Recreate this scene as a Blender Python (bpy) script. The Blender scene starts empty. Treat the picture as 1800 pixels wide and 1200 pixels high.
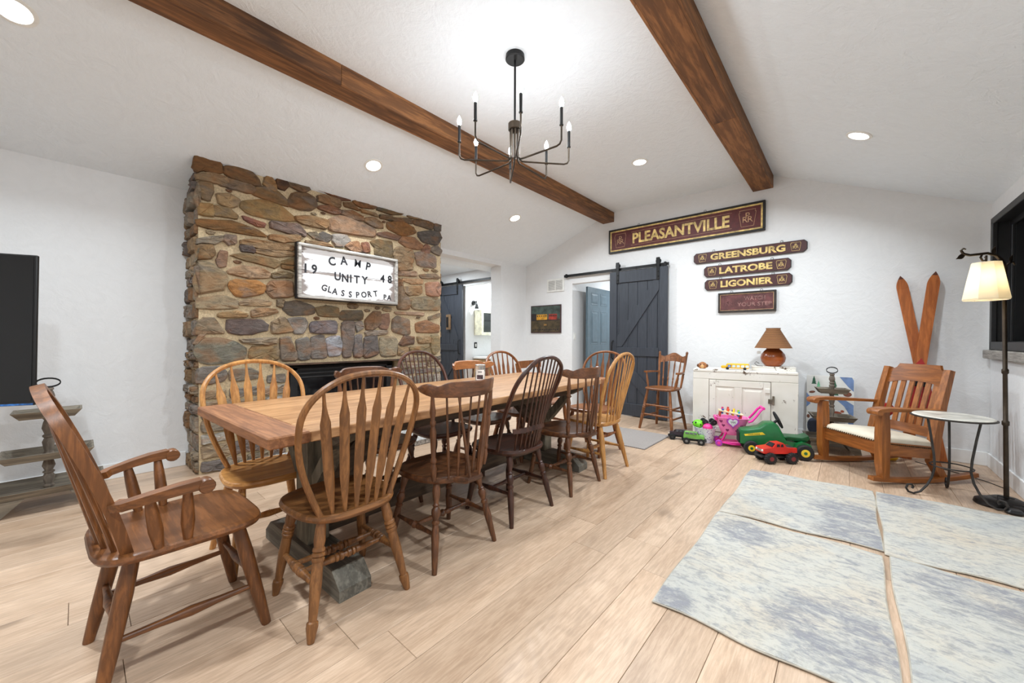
import bpy, bmesh, math, random
from mathutils import Vector, Matrix
random.seed(7)
scene = bpy.context.scene
C = scene.collection
R = math.radians

# ------------------------------------------------------------------ camera, world, exposure, lights
YAW, PIT, ROL, FPX, EYE = 0.7214, -0.0082, 0.0035, 671.5, 1.15
def _cam_axes():
    fw = Vector((-math.sin(YAW), math.cos(YAW), 0)); ri = Vector((math.cos(YAW), math.sin(YAW), 0)); up = Vector((0, 0, 1))
    f2 = fw * math.cos(PIT) + up * math.sin(PIT); u2 = up * math.cos(PIT) - fw * math.sin(PIT)
    return ri * math.cos(ROL) + u2 * math.sin(ROL), u2 * math.cos(ROL) - ri * math.sin(ROL), f2
_r, _u, _f = _cam_axes()
cd = bpy.data.cameras.new('camera'); cam = bpy.data.objects.new('camera', cd); C.objects.link(cam)
cd.sensor_width = 36.0; cd.lens = FPX / 1800.0 * 36.0; cd.clip_start = 0.02; cd.clip_end = 60
cam.matrix_world = Matrix(((_r.x, _u.x, -_f.x, 0), (_r.y, _u.y, -_f.y, 0), (_r.z, _u.z, -_f.z, EYE), (0, 0, 0, 1)))
scene.camera = cam
w = bpy.data.worlds.new('night'); scene.world = w; w.use_nodes = True
w.node_tree.nodes['Background'].inputs[0].default_value = (0.10, 0.13, 0.18, 1)
w.node_tree.nodes['Background'].inputs[1].default_value = 0.25
vs = scene.view_settings
vs.view_transform = 'Standard'; vs.look = 'None'; vs.gamma = 1.0; vs.use_curve_mapping = False
vs.exposure = 0.42
DOWNLIGHT_W = 23.0     # recessed cans
BULB_STRENGTH = 125.0   # chandelier candle bulbs
HALL_W = 22.0

# ------------------------------------------------------------------ room measures (metres)
XL, XR, YB, YF = -4.48, 0.974, 5.485, -2.6
ZEL, ZER, ZF = 2.47, 2.385, 3.10
B1L, B1R, B2L, B2R, BZ = -2.916, -2.728, -0.890, -0.683, 2.955

# ------------------------------------------------------------------ mesh helpers
class MB:
    def __init__(s): s.v = []; s.f = []
    def add(s, vs_, fs):
        o = len(s.v); s.v += [tuple(v) for v in vs_]; s.f += [tuple(i + o for i in f) for f in fs]; return s
    def box(s, c, d, rot=None, b=0.0):
        bm = bmesh.new(); bmesh.ops.create_cube(bm, size=1.0)
        for v in bm.verts: v.co = Vector((v.co.x * d[0], v.co.y * d[1], v.co.z * d[2]))
        if b > 0: bmesh.ops.bevel(bm, geom=list(bm.edges), offset=b, segments=1, affect='EDGES', profile=0.5)
        M = Matrix.Translation(Vector(c))
        if rot is not None: M = M @ (rot if isinstance(rot, Matrix) else Matrix.Rotation(rot, 4, 'Z'))
        bm.verts.ensure_lookup_table(); bm.verts.index_update()
        s.add([M @ v.co for v in bm.verts], [[v.index for v in f.verts] for f in bm.faces]); bm.free(); return s
    def span(s, a, b_, bev=0.0):
        return s.box([(a[i] + b_[i]) / 2 for i in range(3)], [abs(b_[i] - a[i]) for i in range(3)], None, bev)
    def rings(s, rings, closed=False, caps=True):
        n = len(rings[0]); o = len(s.v)
        for r in rings: s.v += [tuple(p) for p in r]
        m = len(rings); last = m if closed else m - 1
        for i in range(last):
            a = o + i * n; b_ = o + ((i + 1) % m) * n
            for j in range(n):
                k = (j + 1) % n; s.f.append((a + j, a + k, b_ + k, b_ + j))
        if caps and not closed:
            s.f.append(tuple(o + j for j in range(n))[::-1]); s.f.append(tuple(o + (m - 1) * n + j for j in range(n)))
        return s
    def lathe(s, p0, p1, prof, seg=12):
        p0, p1 = Vector(p0), Vector(p1); d = p1 - p0; z = d.normalized()
        x = z.orthogonal().normalized(); y = z.cross(x)
        return s.rings([[p0 + d * t + (x * math.cos(2 * math.pi * j / seg) + y * math.sin(2 * math.pi * j / seg)) * r for j in range(seg)] for t, r in prof])
    def loft(s, pts, sizes, side=None, seg=8, closed=False):
        """elliptical section along a path; sizes (half width, half thickness), width along `side`"""
        P = [Vector(p) for p in pts]; n = len(P); rs = []; prev = None
        for i in range(n):
            if closed: t = (P[(i + 1) % n] - P[i - 1]).normalized()
            else: t = (P[min(i + 1, n - 1)] - P[max(i - 1, 0)]).normalized()
            if side is not None: a = Vector(side); a = (a - t * a.dot(t)).normalized()
            elif prev is None: a = t.orthogonal().normalized()
            else: a = (prev - t * prev.dot(t)).normalized()
            prev = a; b_ = t.cross(a); w_, h_ = sizes[i] if isinstance(sizes, list) else sizes
            rs.append([P[i] + a * math.cos(2 * math.pi * j / seg) * w_ + b_ * math.sin(2 * math.pi * j / seg) * h_ for j in range(seg)])
        return s.rings(rs, closed=closed)
    def bar(s, pts, sizes, side):
        """rectangular section along a path"""
        P = [Vector(p) for p in pts]; n = len(P); rs = []
        for i in range(n):
            t = (P[min(i + 1, n - 1)] - P[max(i - 1, 0)]).normalized(); a = Vector(side); a = (a - t * a.dot(t)).normalized(); b_ = t.cross(a)
            w_, h_ = sizes[i] if isinstance(sizes, list) else sizes
            rs.append([P[i] + a * (sx * w_) + b_ * (sy * h_) for sx, sy in ((-1, -1), (1, -1), (1, 1), (-1, 1))])
        return s.rings(rs)
    def prism(s, poly, o, ax, ay, n, d0, d1):
        """polygon (u,v) in plane o+u*ax+v*ay, from n*d0 to n*d1"""
        o, ax, ay, n = Vector(o), Vector(ax), Vector(ay), Vector(n)
        return s.rings([[o + ax * u + ay * v + n * d for u, v in poly] for d in (d0, d1)])
    def plate(s, outline_rings):
        return s.rings(outline_rings)
    def build(s, name, mat, parent=None, loc=None, rz=0.0, smooth=38):
        me = bpy.data.meshes.new(name); me.from_pydata(s.v, [], s.f)
        bm = bmesh.new(); bm.from_mesh(me); bmesh.ops.recalc_face_normals(bm, faces=bm.faces); bm.to_mesh(me); bm.free()
        if smooth:
            me.shade_smooth(); me.set_sharp_from_angle(angle=R(smooth))
        me.materials.append(mat)
        o = bpy.data.objects.new(name, me); C.objects.link(o)
        if parent is not None: o.parent = parent
        if loc is not None: o.location = loc
        o.rotation_euler.z = rz
        return o

def tag(o, label=None, cat=None, group=None, kind=None):
    if label: o['label'] = label
    if cat: o['category'] = cat
    if group: o['group'] = group
    if kind: o['kind'] = kind
    return o
def thing(name, label, cat, loc=(0, 0, 0), rz=0.0, group=None):
    o = bpy.data.objects.new(name, None); C.objects.link(o); o.empty_display_size = 0.1
    o.location = loc; o.rotation_euler = (0, 0, rz)
    return tag(o, label, cat, group)
def copy_tree(o, parent=None):
    c = o.copy(); C.objects.link(c); c.parent = parent
    for ch in list(o.children): copy_tree(ch, c)
    return c
def place(o, loc, rz, label):
    o.location = loc; o.rotation_euler = (0, 0, rz); o['label'] = label; return o
def text_mb(body, size, offset=0.0, depth=0.001, sx=1.0, align='CENTER'):
    cu = bpy.data.curves.new('t', 'FONT'); cu.body = body; cu.size = size; cu.offset = offset; cu.extrude = depth
    cu.align_x = align; cu.align_y = 'CENTER'; cu.resolution_u = 3
    ob = bpy.data.objects.new('t', cu); C.objects.link(ob)
    me = bpy.data.meshes.new_from_object(ob.evaluated_get(bpy.context.evaluated_depsgraph_get()))
    vs_ = [Vector((v.co.x * sx, v.co.y, v.co.z)) for v in me.vertices]; fs = [list(p.vertices) for p in me.polygons]
    bpy.data.objects.remove(ob); bpy.data.curves.remove(cu); bpy.data.meshes.remove(me)
    return vs_, fs
def map_plane(vs_, o, ax, ay, n, rot=0.0, du=0.0, dv=0.0):
    o, ax, ay, n = Vector(o), Vector(ax), Vector(ay), Vector(n); c, s_ = math.cos(rot), math.sin(rot)
    return [o + ax * (du + v.x * c - v.y * s_) + ay * (dv + v.x * s_ + v.y * c) + n * v.z for v in vs_]

# ------------------------------------------------------------------ materials
def lin(c): return tuple(((x / 255.0) / 12.92 if x / 255.0 <= 0.04045 else ((x / 255.0 + 0.055) / 1.055) ** 2.4) for x in c) + (1.0,)
def base_mat(name, col, rough=0.5, metal=0.0, spec=0.5):
    m = bpy.data.materials.new(name); m.use_nodes = True; b = m.node_tree.nodes['Principled BSDF']
    b.inputs['Base Color'].default_value = lin(col); b.inputs['Roughness'].default_value = rough
    b.inputs['Metallic'].default_value = metal; b.inputs['Specular IOR Level'].default_value = spec
    return m, m.node_tree, b
def N(nt, t, **kw):
    n = nt.nodes.new(t)
    for k, v in kw.items(): setattr(n, k, v)
    return n
def ramp(nt, src, stops):
    r = N(nt, 'ShaderNodeValToRGB'); e = r.color_ramp.elements
    while len(e) < len(stops): e.new(0.5)
    for i, (p, c) in enumerate(stops): e[i].position = p; e[i].color = c
    nt.links.new(src, r.inputs[0]); return r.outputs[0]
def mixc(nt, fac, a, b, mode='MIX'):
    m = N(nt, 'ShaderNodeMix', data_type='RGBA', blend_type=mode)
    for s_, v in ((m.inputs[0], fac), (m.inputs[6], a), (m.inputs[7], b)):
        if isinstance(v, (int, float)): s_.default_value = v
        elif isinstance(v, tuple): s_.default_value = v
        else: nt.links.new(v, s_)
    return m.outputs[2]
def coords(nt, scale=(1, 1, 1), out='Object', loc=(0, 0, 0)):
    tc = N(nt, 'ShaderNodeTexCoord'); mp = N(nt, 'ShaderNodeMapping'); mp.inputs['Scale'].default_value = scale; mp.inputs['Location'].default_value = loc
    nt.links.new(tc.outputs[out], mp.inputs[0]); return mp.outputs[0]
def noise(nt, vec, scale, detail=4, rough=0.55, dist=0.0):
    n = N(nt, 'ShaderNodeTexNoise'); n.inputs['Scale'].default_value = scale; n.inputs['Detail'].default_value = detail
    n.inputs['Roughness'].default_value = rough; n.inputs['Distortion'].default_value = dist
    if vec is not None: nt.links.new(vec, n.inputs['Vector'])
    return n.outputs['Fac']
def bump(nt, b, h, strength=0.3, dist=0.01):
    n = N(nt, 'ShaderNodeBump'); n.inputs['Strength'].default_value = strength; n.inputs['Distance'].default_value = dist
    nt.links.new(h, n.inputs['Height']); nt.links.new(n.outputs[0], b.inputs['Normal'])
def plain(name, col, rough=0.5, metal=0.0, var=0.12, scale=12.0, bmp=0.0):
    m, nt, b = base_mat(name, col, rough, metal); v = coords(nt); f = noise(nt, v, scale)
    d = tuple(max(0, x * (1 - var)) for x in col); l = tuple(min(255, x * (1 + var)) for x in col)
    nt.links.new(ramp(nt, f, [(0.3, lin(d)), (0.7, lin(l))]), b.inputs['Base Color'])
    if bmp: bump(nt, b, f, bmp, 0.005)
    return m
def wood(name, dark, light, axis='Z', rough=0.42, fine=70.0, rand=False, knots=False, bmp=0.12, coarse=7.0, grain=None):
    m, nt, b = base_mat(name, light, rough)
    al = 0.09
    sc = {'X': (al, 1, 1), 'Y': (1, al, 1), 'Z': (1, 1, al)}[axis]
    v = coords(nt, sc)
    if rand:
        oi = N(nt, 'ShaderNodeObjectInfo'); mul = N(nt, 'ShaderNodeVectorMath', operation='SCALE'); cmb = N(nt, 'ShaderNodeCombineXYZ')
        for i in range(3): nt.links.new(oi.outputs['Random'], cmb.inputs[i])
        nt.links.new(cmb.outputs[0], mul.inputs[0]); mul.inputs['Scale'].default_value = 37.0
        ad = N(nt, 'ShaderNodeVectorMath', operation='ADD'); nt.links.new(v, ad.inputs[0]); nt.links.new(mul.outputs[0], ad.inputs[1]); v = ad.outputs[0]
    f1 = noise(nt, v, fine, 5, 0.65, 0.3); f2 = noise(nt, v, coarse, 3, 0.5, 1.2)
    deep = tuple(x * 0.8 for x in dark)
    c1 = ramp(nt, f1, [(0.34, lin(deep)), (0.46, lin(dark)), (0.60, lin(light))])
    mid = tuple((a + c) / 2 for a, c in zip(dark, light))
    c2 = ramp(nt, f2, [(0.36, lin(mid)), (0.58, lin(light))])
    col = mixc(nt, 0.5 if grain is None else grain, c2, c1)
    if knots:
        kv = coords(nt, {'X': (0.35, 1, 1), 'Y': (1, 0.35, 1), 'Z': (1, 1, 0.35)}[axis])
        if rand:
            ad2 = N(nt, 'ShaderNodeVectorMath', operation='ADD'); nt.links.new(kv, ad2.inputs[0]); nt.links.new(mul.outputs[0], ad2.inputs[1]); kv = ad2.outputs[0]
        k = noise(nt, kv, 4.2, 2, 0.4, 0.4)
        kk = ramp(nt, k, [(0.69, (0, 0, 0, 1)), (0.76, (1, 1, 1, 1))])
        kd = tuple(x * 0.62 for x in dark); km = N(nt, 'ShaderNodeMath', operation='MULTIPLY'); nt.links.new(kk, km.inputs[0]); km.inputs[1].default_value = 0.55
        col = mixc(nt, km.outputs[0], col, lin(kd))
    if rand:
        mr = N(nt, 'ShaderNodeMapRange'); nt.links.new(oi.outputs['Random'], mr.inputs[0]); mr.inputs[3].default_value = 0.86; mr.inputs[4].default_value = 1.08
        hv = N(nt, 'ShaderNodeHueSaturation'); nt.links.new(mr.outputs[0], hv.inputs['Value']); nt.links.new(col, hv.inputs['Color']); col = hv.outputs[0]
    nt.links.new(col, b.inputs['Base Color'])
    if bmp: bump(nt, b, f1, bmp, 0.003)
    return m
def emis(name, col, strength):
    m = bpy.data.materials.new(name); m.use_nodes = True; nt = m.node_tree; nt.nodes.remove(nt.nodes['Principled BSDF'])
    e = N(nt, 'ShaderNodeEmission'); e.inputs[0].default_value = col; e.inputs[1].default_value = strength
    nt.links.new(e.outputs[0], nt.nodes['Material Output'].inputs[0]); return m
def plaster(name, col, strength=0.35):
    m, nt, b = base_mat(name, col, 0.85, 0, 0.2); v = coords(nt)
    f = noise(nt, v, 7.0, 5, 0.6, 2.2); f2 = noise(nt, v, 34.0, 3, 0.6, 1.0)
    mm = N(nt, 'ShaderNodeMath', operation='MULTIPLY_ADD'); nt.links.new(f2, mm.inputs[0]); mm.inputs[1].default_value = 0.35; nt.links.new(f, mm.inputs[2])
    bump(nt, b, mm.outputs[0], strength, 0.02)
    nt.links.new(ramp(nt, f, [(0.3, lin(tuple(x * 0.985 for x in col))), (0.7, lin(col))]), b.inputs['Base Color'])
    return m
def obj_color_mat(name, rough=0.85, var=0.35, scale=16.0, bmp=0.6):
    m, nt, b = base_mat(name, (128, 128, 128), rough); oi = N(nt, 'ShaderNodeObjectInfo')
    v = coords(nt, (1, 0.55, 1.2)); f = noise(nt, v, scale, 7, 0.68, 0.6); f2 = noise(nt, v, scale * 0.35, 3, 0.5, 0.8); f3 = noise(nt, v, scale * 4, 3, 0.7)
    hv = N(nt, 'ShaderNodeHueSaturation'); nt.links.new(oi.outputs['Color'], hv.inputs['Color'])
    mr = N(nt, 'ShaderNodeMapRange'); nt.links.new(f, mr.inputs[0]); mr.inputs[1].default_value = 0.25; mr.inputs[2].default_value = 0.75; mr.inputs[3].default_value = 1 - var * 1.3; mr.inputs[4].default_value = 1 + var
    nt.links.new(mr.outputs[0], hv.inputs['Value'])
    warm = mixc(nt, ramp(nt, f2, [(0.48, (0, 0, 0, 1)), (0.7, (0.5, 0.5, 0.5, 1))]), hv.outputs[0], lin((150, 98, 52)))
    grey = mixc(nt, ramp(nt, f2, [(0.28, (0.55, 0.55, 0.55, 1)), (0.45, (0, 0, 0, 1))]), warm, lin((112, 104, 98)))
    nt.links.new(grey, b.inputs['Base Color'])
    mm = N(nt, 'ShaderNodeMath', operation='MULTIPLY_ADD'); nt.links.new(f3, mm.inputs[0]); mm.inputs[1].default_value = 0.4; nt.links.new(f, mm.inputs[2])
    bump(nt, b, mm.outputs[0], bmp, 0.02); return m

M = {}
M['wall'] = plaster('wall plaster', (232, 232, 232), 0.22)
M['ceil'] = plaster('ceiling plaster', (240, 246, 251), 0.45)
M['trim'] = plain('white trim paint', (238, 238, 237), 0.4, var=0.02)
M['floor'] = wood('light oak plank', (172, 141, 114), (210, 182, 156), 'Y', 0.36, 95.0, True, True, 0.05, 5.0, 0.36)
M['sub'] = plain('dark underlay', (96, 74, 56), 0.9)
M['beam'] = wood('reclaimed beam wood', (66, 39, 21), (152, 102, 59), 'Y', 0.7, 34.0, True, True, 0.6, 4.0)
M['stone'] = obj_color_mat('field stone', 0.85, 0.48, 24.0, 0.8)
M['mortar'] = plain('sandy mortar', (190, 169, 136), 0.95, var=0.10, scale=70, bmp=0.9)
M['black'] = plain('black iron', (22, 22, 23), 0.45, 0.3, 0.2)
M['bronze'] = plain('dark bronze', (66, 56, 46), 0.4, 0.7, 0.2)
M['barn'] = wood('charcoal painted boards', (46, 50, 58), (58, 62, 70), 'Z', 0.5, 50, False, False, 0.12)
M['bluedoor'] = plain('slate blue door paint', (84, 102, 112), 0.4, var=0.05)
M['white'] = plain('white paint', (236, 235, 230), 0.5, var=0.03)
M['chrome'] = plain('dull chrome', (170, 170, 170), 0.25, 0.9, 0.05)
M['rubber'] = plain('black rubber', (26, 26, 27), 0.75, 0, 0.2, 40, 0.3)
# ------------------------------------------------------------------ the setting
def struct(name, mb, mat, label, parent=None, smooth=0):
    o = mb.build(name, mat, parent, smooth=smooth)
    if parent is None: tag(o, label, None, None, 'structure')
    return o
floor = struct('floor', MB().span((XL - 0.3, YF, -0.06), (XR + 0.1, YB, -0.012)), M['sub'], 'light oak plank floor of the dining room')
PW, PL, PX0 = 0.1955, 1.313, -0.764
known = {-1: 2.111, 0: 1.861, -2: 1.856, -3: 0.801, -5: 0.541, -4: 0.683, -9: -0.03, -1.5: 0}
plank_cache = {}
def plank(x0, x1, y0, y1):
    x0, x1, y0, y1 = max(x0, XL), min(x1, XR), max(y0, YF), min(y1, YB)
    if x1 - x0 < 0.02 or y1 - y0 < 0.02: return
    key = (round(x1 - x0, 3), round(y1 - y0, 3))
    if key not in plank_cache:
        plank_cache[key] = MB().box((0, 0, -0.006), (x1 - x0 - 0.0016, y1 - y0 - 0.0016, 0.012), None, 0.0011).build('plank', M['floor'], floor, smooth=0); o = plank_cache[key]
    else:
        o = bpy.data.objects.new('plank', plank_cache[key].data); C.objects.link(o); o.parent = floor
    o.location = ((x0 + x1) / 2, (y0 + y1) / 2, 0)
for k in range(-20, 10):
    x0 = PX0 + k * PW; ph = known.get(k, (k * 0.487) % 1.0 * PL)
    y = ph - PL * math.ceil((ph - YF) / PL)
    while y < YB: plank(x0, x0 + PW, y, y + PL); y += PL
# ceiling: flat between the beams, sloping to both long walls
kl, kr = 0.378, (ZER - ZF) / (XR - B2R)
xa = XL + (ZF - ZEL) / kl
prof = [(XL - 0.35, ZEL - 0.35 * kl), (xa, ZF), (B2R, ZF), (XR + 0.3, ZER + 0.3 * kr), (XR + 0.3, ZER + 0.5), (B2R, ZF + 0.3), (xa, ZF + 0.3), (XL - 0.35, ZEL + 0.4)]
struct('ceiling', MB().rings([[(x, y, z) for x, z in prof] for y in (YF - 0.1, YB + 0.1)]), M['ceil'], 'white textured vaulted ceiling with flat middle between the beams')
# left wall with the wide opening beyond the fireplace
OY0, OY1, OZ = 3.0, 4.80, 2.395
struct('wall_left', MB().span((XL - 0.24, YF, -0.05), (XL, OY0, 2.9)).span((XL - 0.24, OY0, OZ), (XL, OY1, 2.9)).span((XL - 0.24, OY1, -0.05), (XL, YB + 0.12, 2.9)), M['wall'], 'white plaster wall behind the stone fireplace')
# back wall with door opening
DX0, DX1, DZ = -3.48, -2.42, 2.07
struct('wall_back', MB().span((XL, YB, -0.05), (DX0, YB + 0.12, 3.3)).span((DX1, YB, -0.05), (XR + 0.1, YB + 0.12, 3.3)).span((DX0, YB, DZ), (DX1, YB + 0.12, 3.3)), M['wall'], 'white plaster gable wall with the station signs')
# right wall with the window opening
WY0, WY1, WZ0, WZ1 = 2.9, 5.38, 1.085, 2.20
struct('wall_right', MB().span((XR, YF, -0.05), (XR + 0.2, WY0, 3.1)).span((XR, WY1, -0.05), (XR + 0.2, YB + 0.12, 3.1)).span((XR, WY0, -0.05), (XR + 0.2, WY1, WZ0)).span((XR, WY0, WZ1), (XR + 0.2, WY1, 3.1)), M['wall'], 'white plaster wall with the black window')
struct('wall_front', MB().span((XL - 0.24, YF - 0.12, -0.05), (XR + 0.2, YF, 3.3)), M['wall'], 'plain white wall behind the viewer')
def board(y0, y1, x, side):  # baseboard along y
    return MB().box((x + side * 0.007, (y0 + y1) / 2, 0.0625), (0.014, y1 - y0, 0.125), None, 0.003)
struct('baseboard_left', board(YF, 0.64, XL, 1), M['trim'], 'white baseboard left of the fireplace')
struct('baseboard_right', board(YF, YB, XR, -1), M['trim'], 'white baseboard under the window wall')
struct('baseboard_back', MB().box(((DX1 + XR) / 2 + 0.3, YB - 0.007, 0.0625), (XR - DX1 - 0.6, 0.014, 0.125), None, 0.003), M['trim'], 'white baseboard along the gable wall')
# window
wmat = plain('black window frame', (30, 30, 31), 0.45, 0, 0.15); 
win = MB()
for a, b_ in (((WY0 - 0.02, WZ1 - 0.02), (WY1 + 0.03, WZ1 + 0.035)), ((WY1 - 0.03, WZ0 - 0.03), (WY1 + 0.03, WZ1)), ((WY0 - 0.02, WZ0 - 0.03), (WY0 + 0.04, WZ1))):
    win.span((XR - 0.022, a[0], a[1]), (XR + 0.01, b_[0], b_[1]), 0.004)
win.span((XR - 0.022, WY0 - 0.02, WZ0 - 0.02), (XR + 0.02, WY1 + 0.03, WZ0 + 0.05), 0.004)
w1 = struct('window_1', win, wmat, 'black framed window beside the floor lamp')
lin_ = MB().span((XR, WY1 - 0.012, WZ0), (XR + 0.17, WY1, WZ1)).span((XR, WY0, WZ1 - 0.012), (XR + 0.17, WY1, WZ1)).span((XR, WY0, WZ0), (XR + 0.17, WY1, WZ0 + 0.012)).span((XR, WY0, WZ0), (XR + 0.17, WY0 + 0.012, WZ1))
lin_.build('window_reveal', wmat, w1, smooth=0)
glass, nt, b = base_mat('dark window glass', (40, 44, 48), 0.03); b.inputs['Transmission Weight'].default_value = 0.9; b.inputs['IOR'].default_value = 1.45
my = (WY0 + WY1) / 2
for s0, s1, xo in ((WY0 + 0.012, my + 0.03, 0.11), (my - 0.03, WY1 - 0.012, 0.08)):
    sash = MB(); t = 0.045
    sash.span((XR + xo, s0, WZ0 + 0.012), (XR + xo + 0.03, s0 + t, WZ1 - 0.012), 0.003).span((XR + xo, s1 - t, WZ0 + 0.012), (XR + xo + 0.03, s1, WZ1 - 0.012), 0.003)
    sash.span((XR + xo, s0 + t, WZ0 + 0.012), (XR + xo + 0.03, s1 - t, WZ0 + 0.012 + t), 0.003).span((XR + xo, s0 + t, WZ1 - 0.012 - t), (XR + xo + 0.03, s1 - t, WZ1 - 0.012), 0.003)
    so = sash.build('sash', wmat, w1, smooth=0)
    MB().span((XR + xo + 0.012, s0 + t, WZ0 + 0.012 + t), (XR + xo + 0.016, s1 - t, WZ1 - 0.012 - t)).build('pane', glass, so, smooth=0)
MB().span((XR + 0.215, 5.66, WZ0 - 0.3), (XR + 0.255, 5.86, WZ1 + 0.3), 0.004).build('outer_strip', M['white'], w1, smooth=0)  # pale upright strip standing outside the glass
sillw = wood('grey weathered sill', (104, 100, 96), (168, 162, 154), 'Y', 0.8, 50, False, False, 0.4)
MB().span((XR - 0.055, WY0 - 0.06, 0.985), (XR + 0.02, WY1 + 0.055, 1.062), 0.006).build('window_sill', sillw, w1, smooth=0)
# room beyond the gable door
struct('wall_closet', MB().span((DX0 - 0.12, YB + 0.12, -0.05), (DX0, 8.0, 2.6)).span((DX0, 7.9, -0.05), (-1.2, 8.0, 2.6)).span((-1.3, YB + 0.12, -0.05), (-1.2, 8.0, 2.6)).span((DX0 - 0.12, YB + 0.12, 2.45), (-1.2, 8.0, 2.6)), M['wall'], 'white walls of the room beyond the sliding door')
struct('floor_closet', MB().span((DX0 - 0.12, YB, -0.06), (-1.2, 8.0, -0.001)), M['floor'], 'oak floor of the room beyond the sliding door')
# six panel door standing open in that room
d1 = thing('door_1', 'slate blue six panel door standing open beyond the gable doorway', None, (DX0 + 0.16, YB + 0.20, 0.01)); d1['kind'] = 'structure'
DW, DH = 0.80, 2.02
MB().box((0, DW / 2, DH / 2), (0.036, DW, DH), None, 0.003).build('door_leaf', M['bluedoor'], d1, smooth=0)
for (v0, v1, u0, u1) in ((0.22, 0.92, 0.11, 0.36), (0.22, 0.92, 0.44, 0.69), (1.04, 1.62, 0.11, 0.36), (1.04, 1.62, 0.44, 0.69), (1.72, 1.93, 0.11, 0.36), (1.72, 1.93, 0.44, 0.69)):
    MB().rings([[(0.018, u0, v0), (0.018, u1, v0), (0.018, u1, v1), (0.018, u0, v1)], [(0.022, u0 + .006, v0 + .006), (0.022, u1 - .006, v0 + .006), (0.022, u1 - .006, v1 - .006), (0.022, u0 + .006, v1 - .006)], [(0.0185, u0 + .02, v0 + .02), (0.0185, u1 - .02, v0 + .02), (0.0185, u1 - .02, v1 - .02), (0.0185, u0 + .02, v1 - .02)], [(0.026, u0 + .05, v0 + .05), (0.026, u1 - .05, v0 + .05), (0.026, u1 - .05, v1 - .05), (0.026, u0 + .05, v1 - .05)]]).build('panel', M['bluedoor'], d1, smooth=0)
# hall behind the wide opening
HX, HY, HZ = -7.3, 5.0, 2.44
BX0, BX1, BZT = -5.60, -4.86, 2.17
struct('wall_hall', MB().span((HX, HY, -0.05), (BX0, HY + 0.12, 2.6)).span((BX1, HY, -0.05), (XL - 0.24, HY + 0.12, 2.6)).span((BX0, HY, BZT), (BX1, HY + 0.12, 2.6)).span((HX - 0.1, 2.2, -0.05), (HX, HY + 0.12, 2.6)).span((HX, 2.1, -0.05), (XL - 0.24, 2.2, 2.6)), M['wall'], 'white hall walls seen past the fireplace')
struct('ceiling_hall', MB().span((HX - 0.1, 2.1, HZ), (XL - 0.24, HY + 0.12, HZ + 0.1)), M['ceil'], 'flat white hall ceiling')
struct('floor_hall', MB().span((HX - 0.1, 2.1, -0.06), (XL - 0.3, 7.2, -0.001)), M['floor'], 'oak floor of the hall')
struct('wall_bath', MB().span((BX0 - 0.1, HY + 0.12, -0.05), (BX0, 7.2, 2.6)).span((BX0, 7.1, -0.05), (XL - 0.24, 7.2, 2.6)).span((XL - 0.32, HY + 0.12, -0.05), (XL - 0.24, 7.2, 2.6)).span((BX0, HY + 0.12, 2.44), (XL - 0.24, 7.2, 2.6)), M['wall'], 'white walls of the washroom off the hall')

# ------------------------------------------------------------------ ceiling beams
def beam(name, label, x0, x1, zl, zr, joints_b, joints_s):
    t = thing(name, label, 'beam', ((x0 + x1) / 2, YF, BZ), 0, 'ceiling beams'); w_ = x1 - x0
    L = YB - YF
    def seg(js): 
        e = [0.0] + [j - YF for j in js] + [L - 0.001]; return list(zip(e[:-1], e[1:]))
    for a, b_ in seg(joints_b): MB().box((0, (a + b_) / 2, 0.009), (w_ - 0.036, b_ - a - 0.002, 0.018), None, 0.002).build('bottom_board', M['beam'], t, smooth=0)
    for sx, zt in ((-1, zl), (1, zr)):
        for a, b_ in seg(joints_s): MB().box((sx * (w_ / 2 - 0.009), (a + b_) / 2, (zt - BZ) / 2), (0.018, b_ - a - 0.002, zt - BZ), None, 0.002).build('side_board', M['beam'], t, smooth=0)
    MB().box((0, L / 2, 0.05), (w_ - 0.04, L - 0.01, 0.06)).build('core', M['beam'], t, smooth=0)
    return t
beam('ceiling_beam', 'long rustic beam above the fireplace side of the table', B1L, B1R, ZF - 0.02, ZF + 0.01, (-0.4, 2.6), (1.25, 4.4))
beam('ceiling_beam', 'rustic beam nearest the window, ending above the longest station sign', B2L, B2R, ZF + 0.01, ZF + 0.01, (0.6, 3.549), (2.0,))
# ------------------------------------------------------------------ stone fireplace
FX, FY0, FY1 = -4.055, 0.665, 3.17
IY0, IY1, IZ0, IZ1 = 1.33, 2.55, 0.16, 0.895
fp = thing('fireplace', 'rough field stone fireplace rising to the sloped ceiling', 'fireplace', (XL, (FY0 + FY1) / 2, 0))
def ctop(x): return ZEL + kl * (x - XL)
FC = Vector((XL, (FY0 + FY1) / 2, 0))
def fpart(mb, name, mat, parent=None, smooth=38):
    mb.v = [tuple(Vector(v) - FC) for v in mb.v]; return mb.build(name, mat, parent or fp, smooth=smooth)
body = MB()
def fbox(y0, y1, z0, z1): body.span((XL, y0, z0), (FX, y1, z1))
fbox(FY0, IY0, 0, 2.4); fbox(IY1, FY1, 0, 2.4); fbox(IY0, IY1, IZ1, 2.4); fbox(IY0, IY1, 0, IZ0); body.span((XL, IY0, IZ0), (XL + 0.05, IY1, IZ1))
body.rings([[(XL, y, 2.4), (FX, y, 2.4), (FX, y, ctop(FX) - 0.001), (XL, y, ctop(XL) - 0.001)] for y in (FY0, FY1)])
fpart(body, 'mortar_body', M['mortar'], smooth=0)
rs = random.Random(11)
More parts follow.
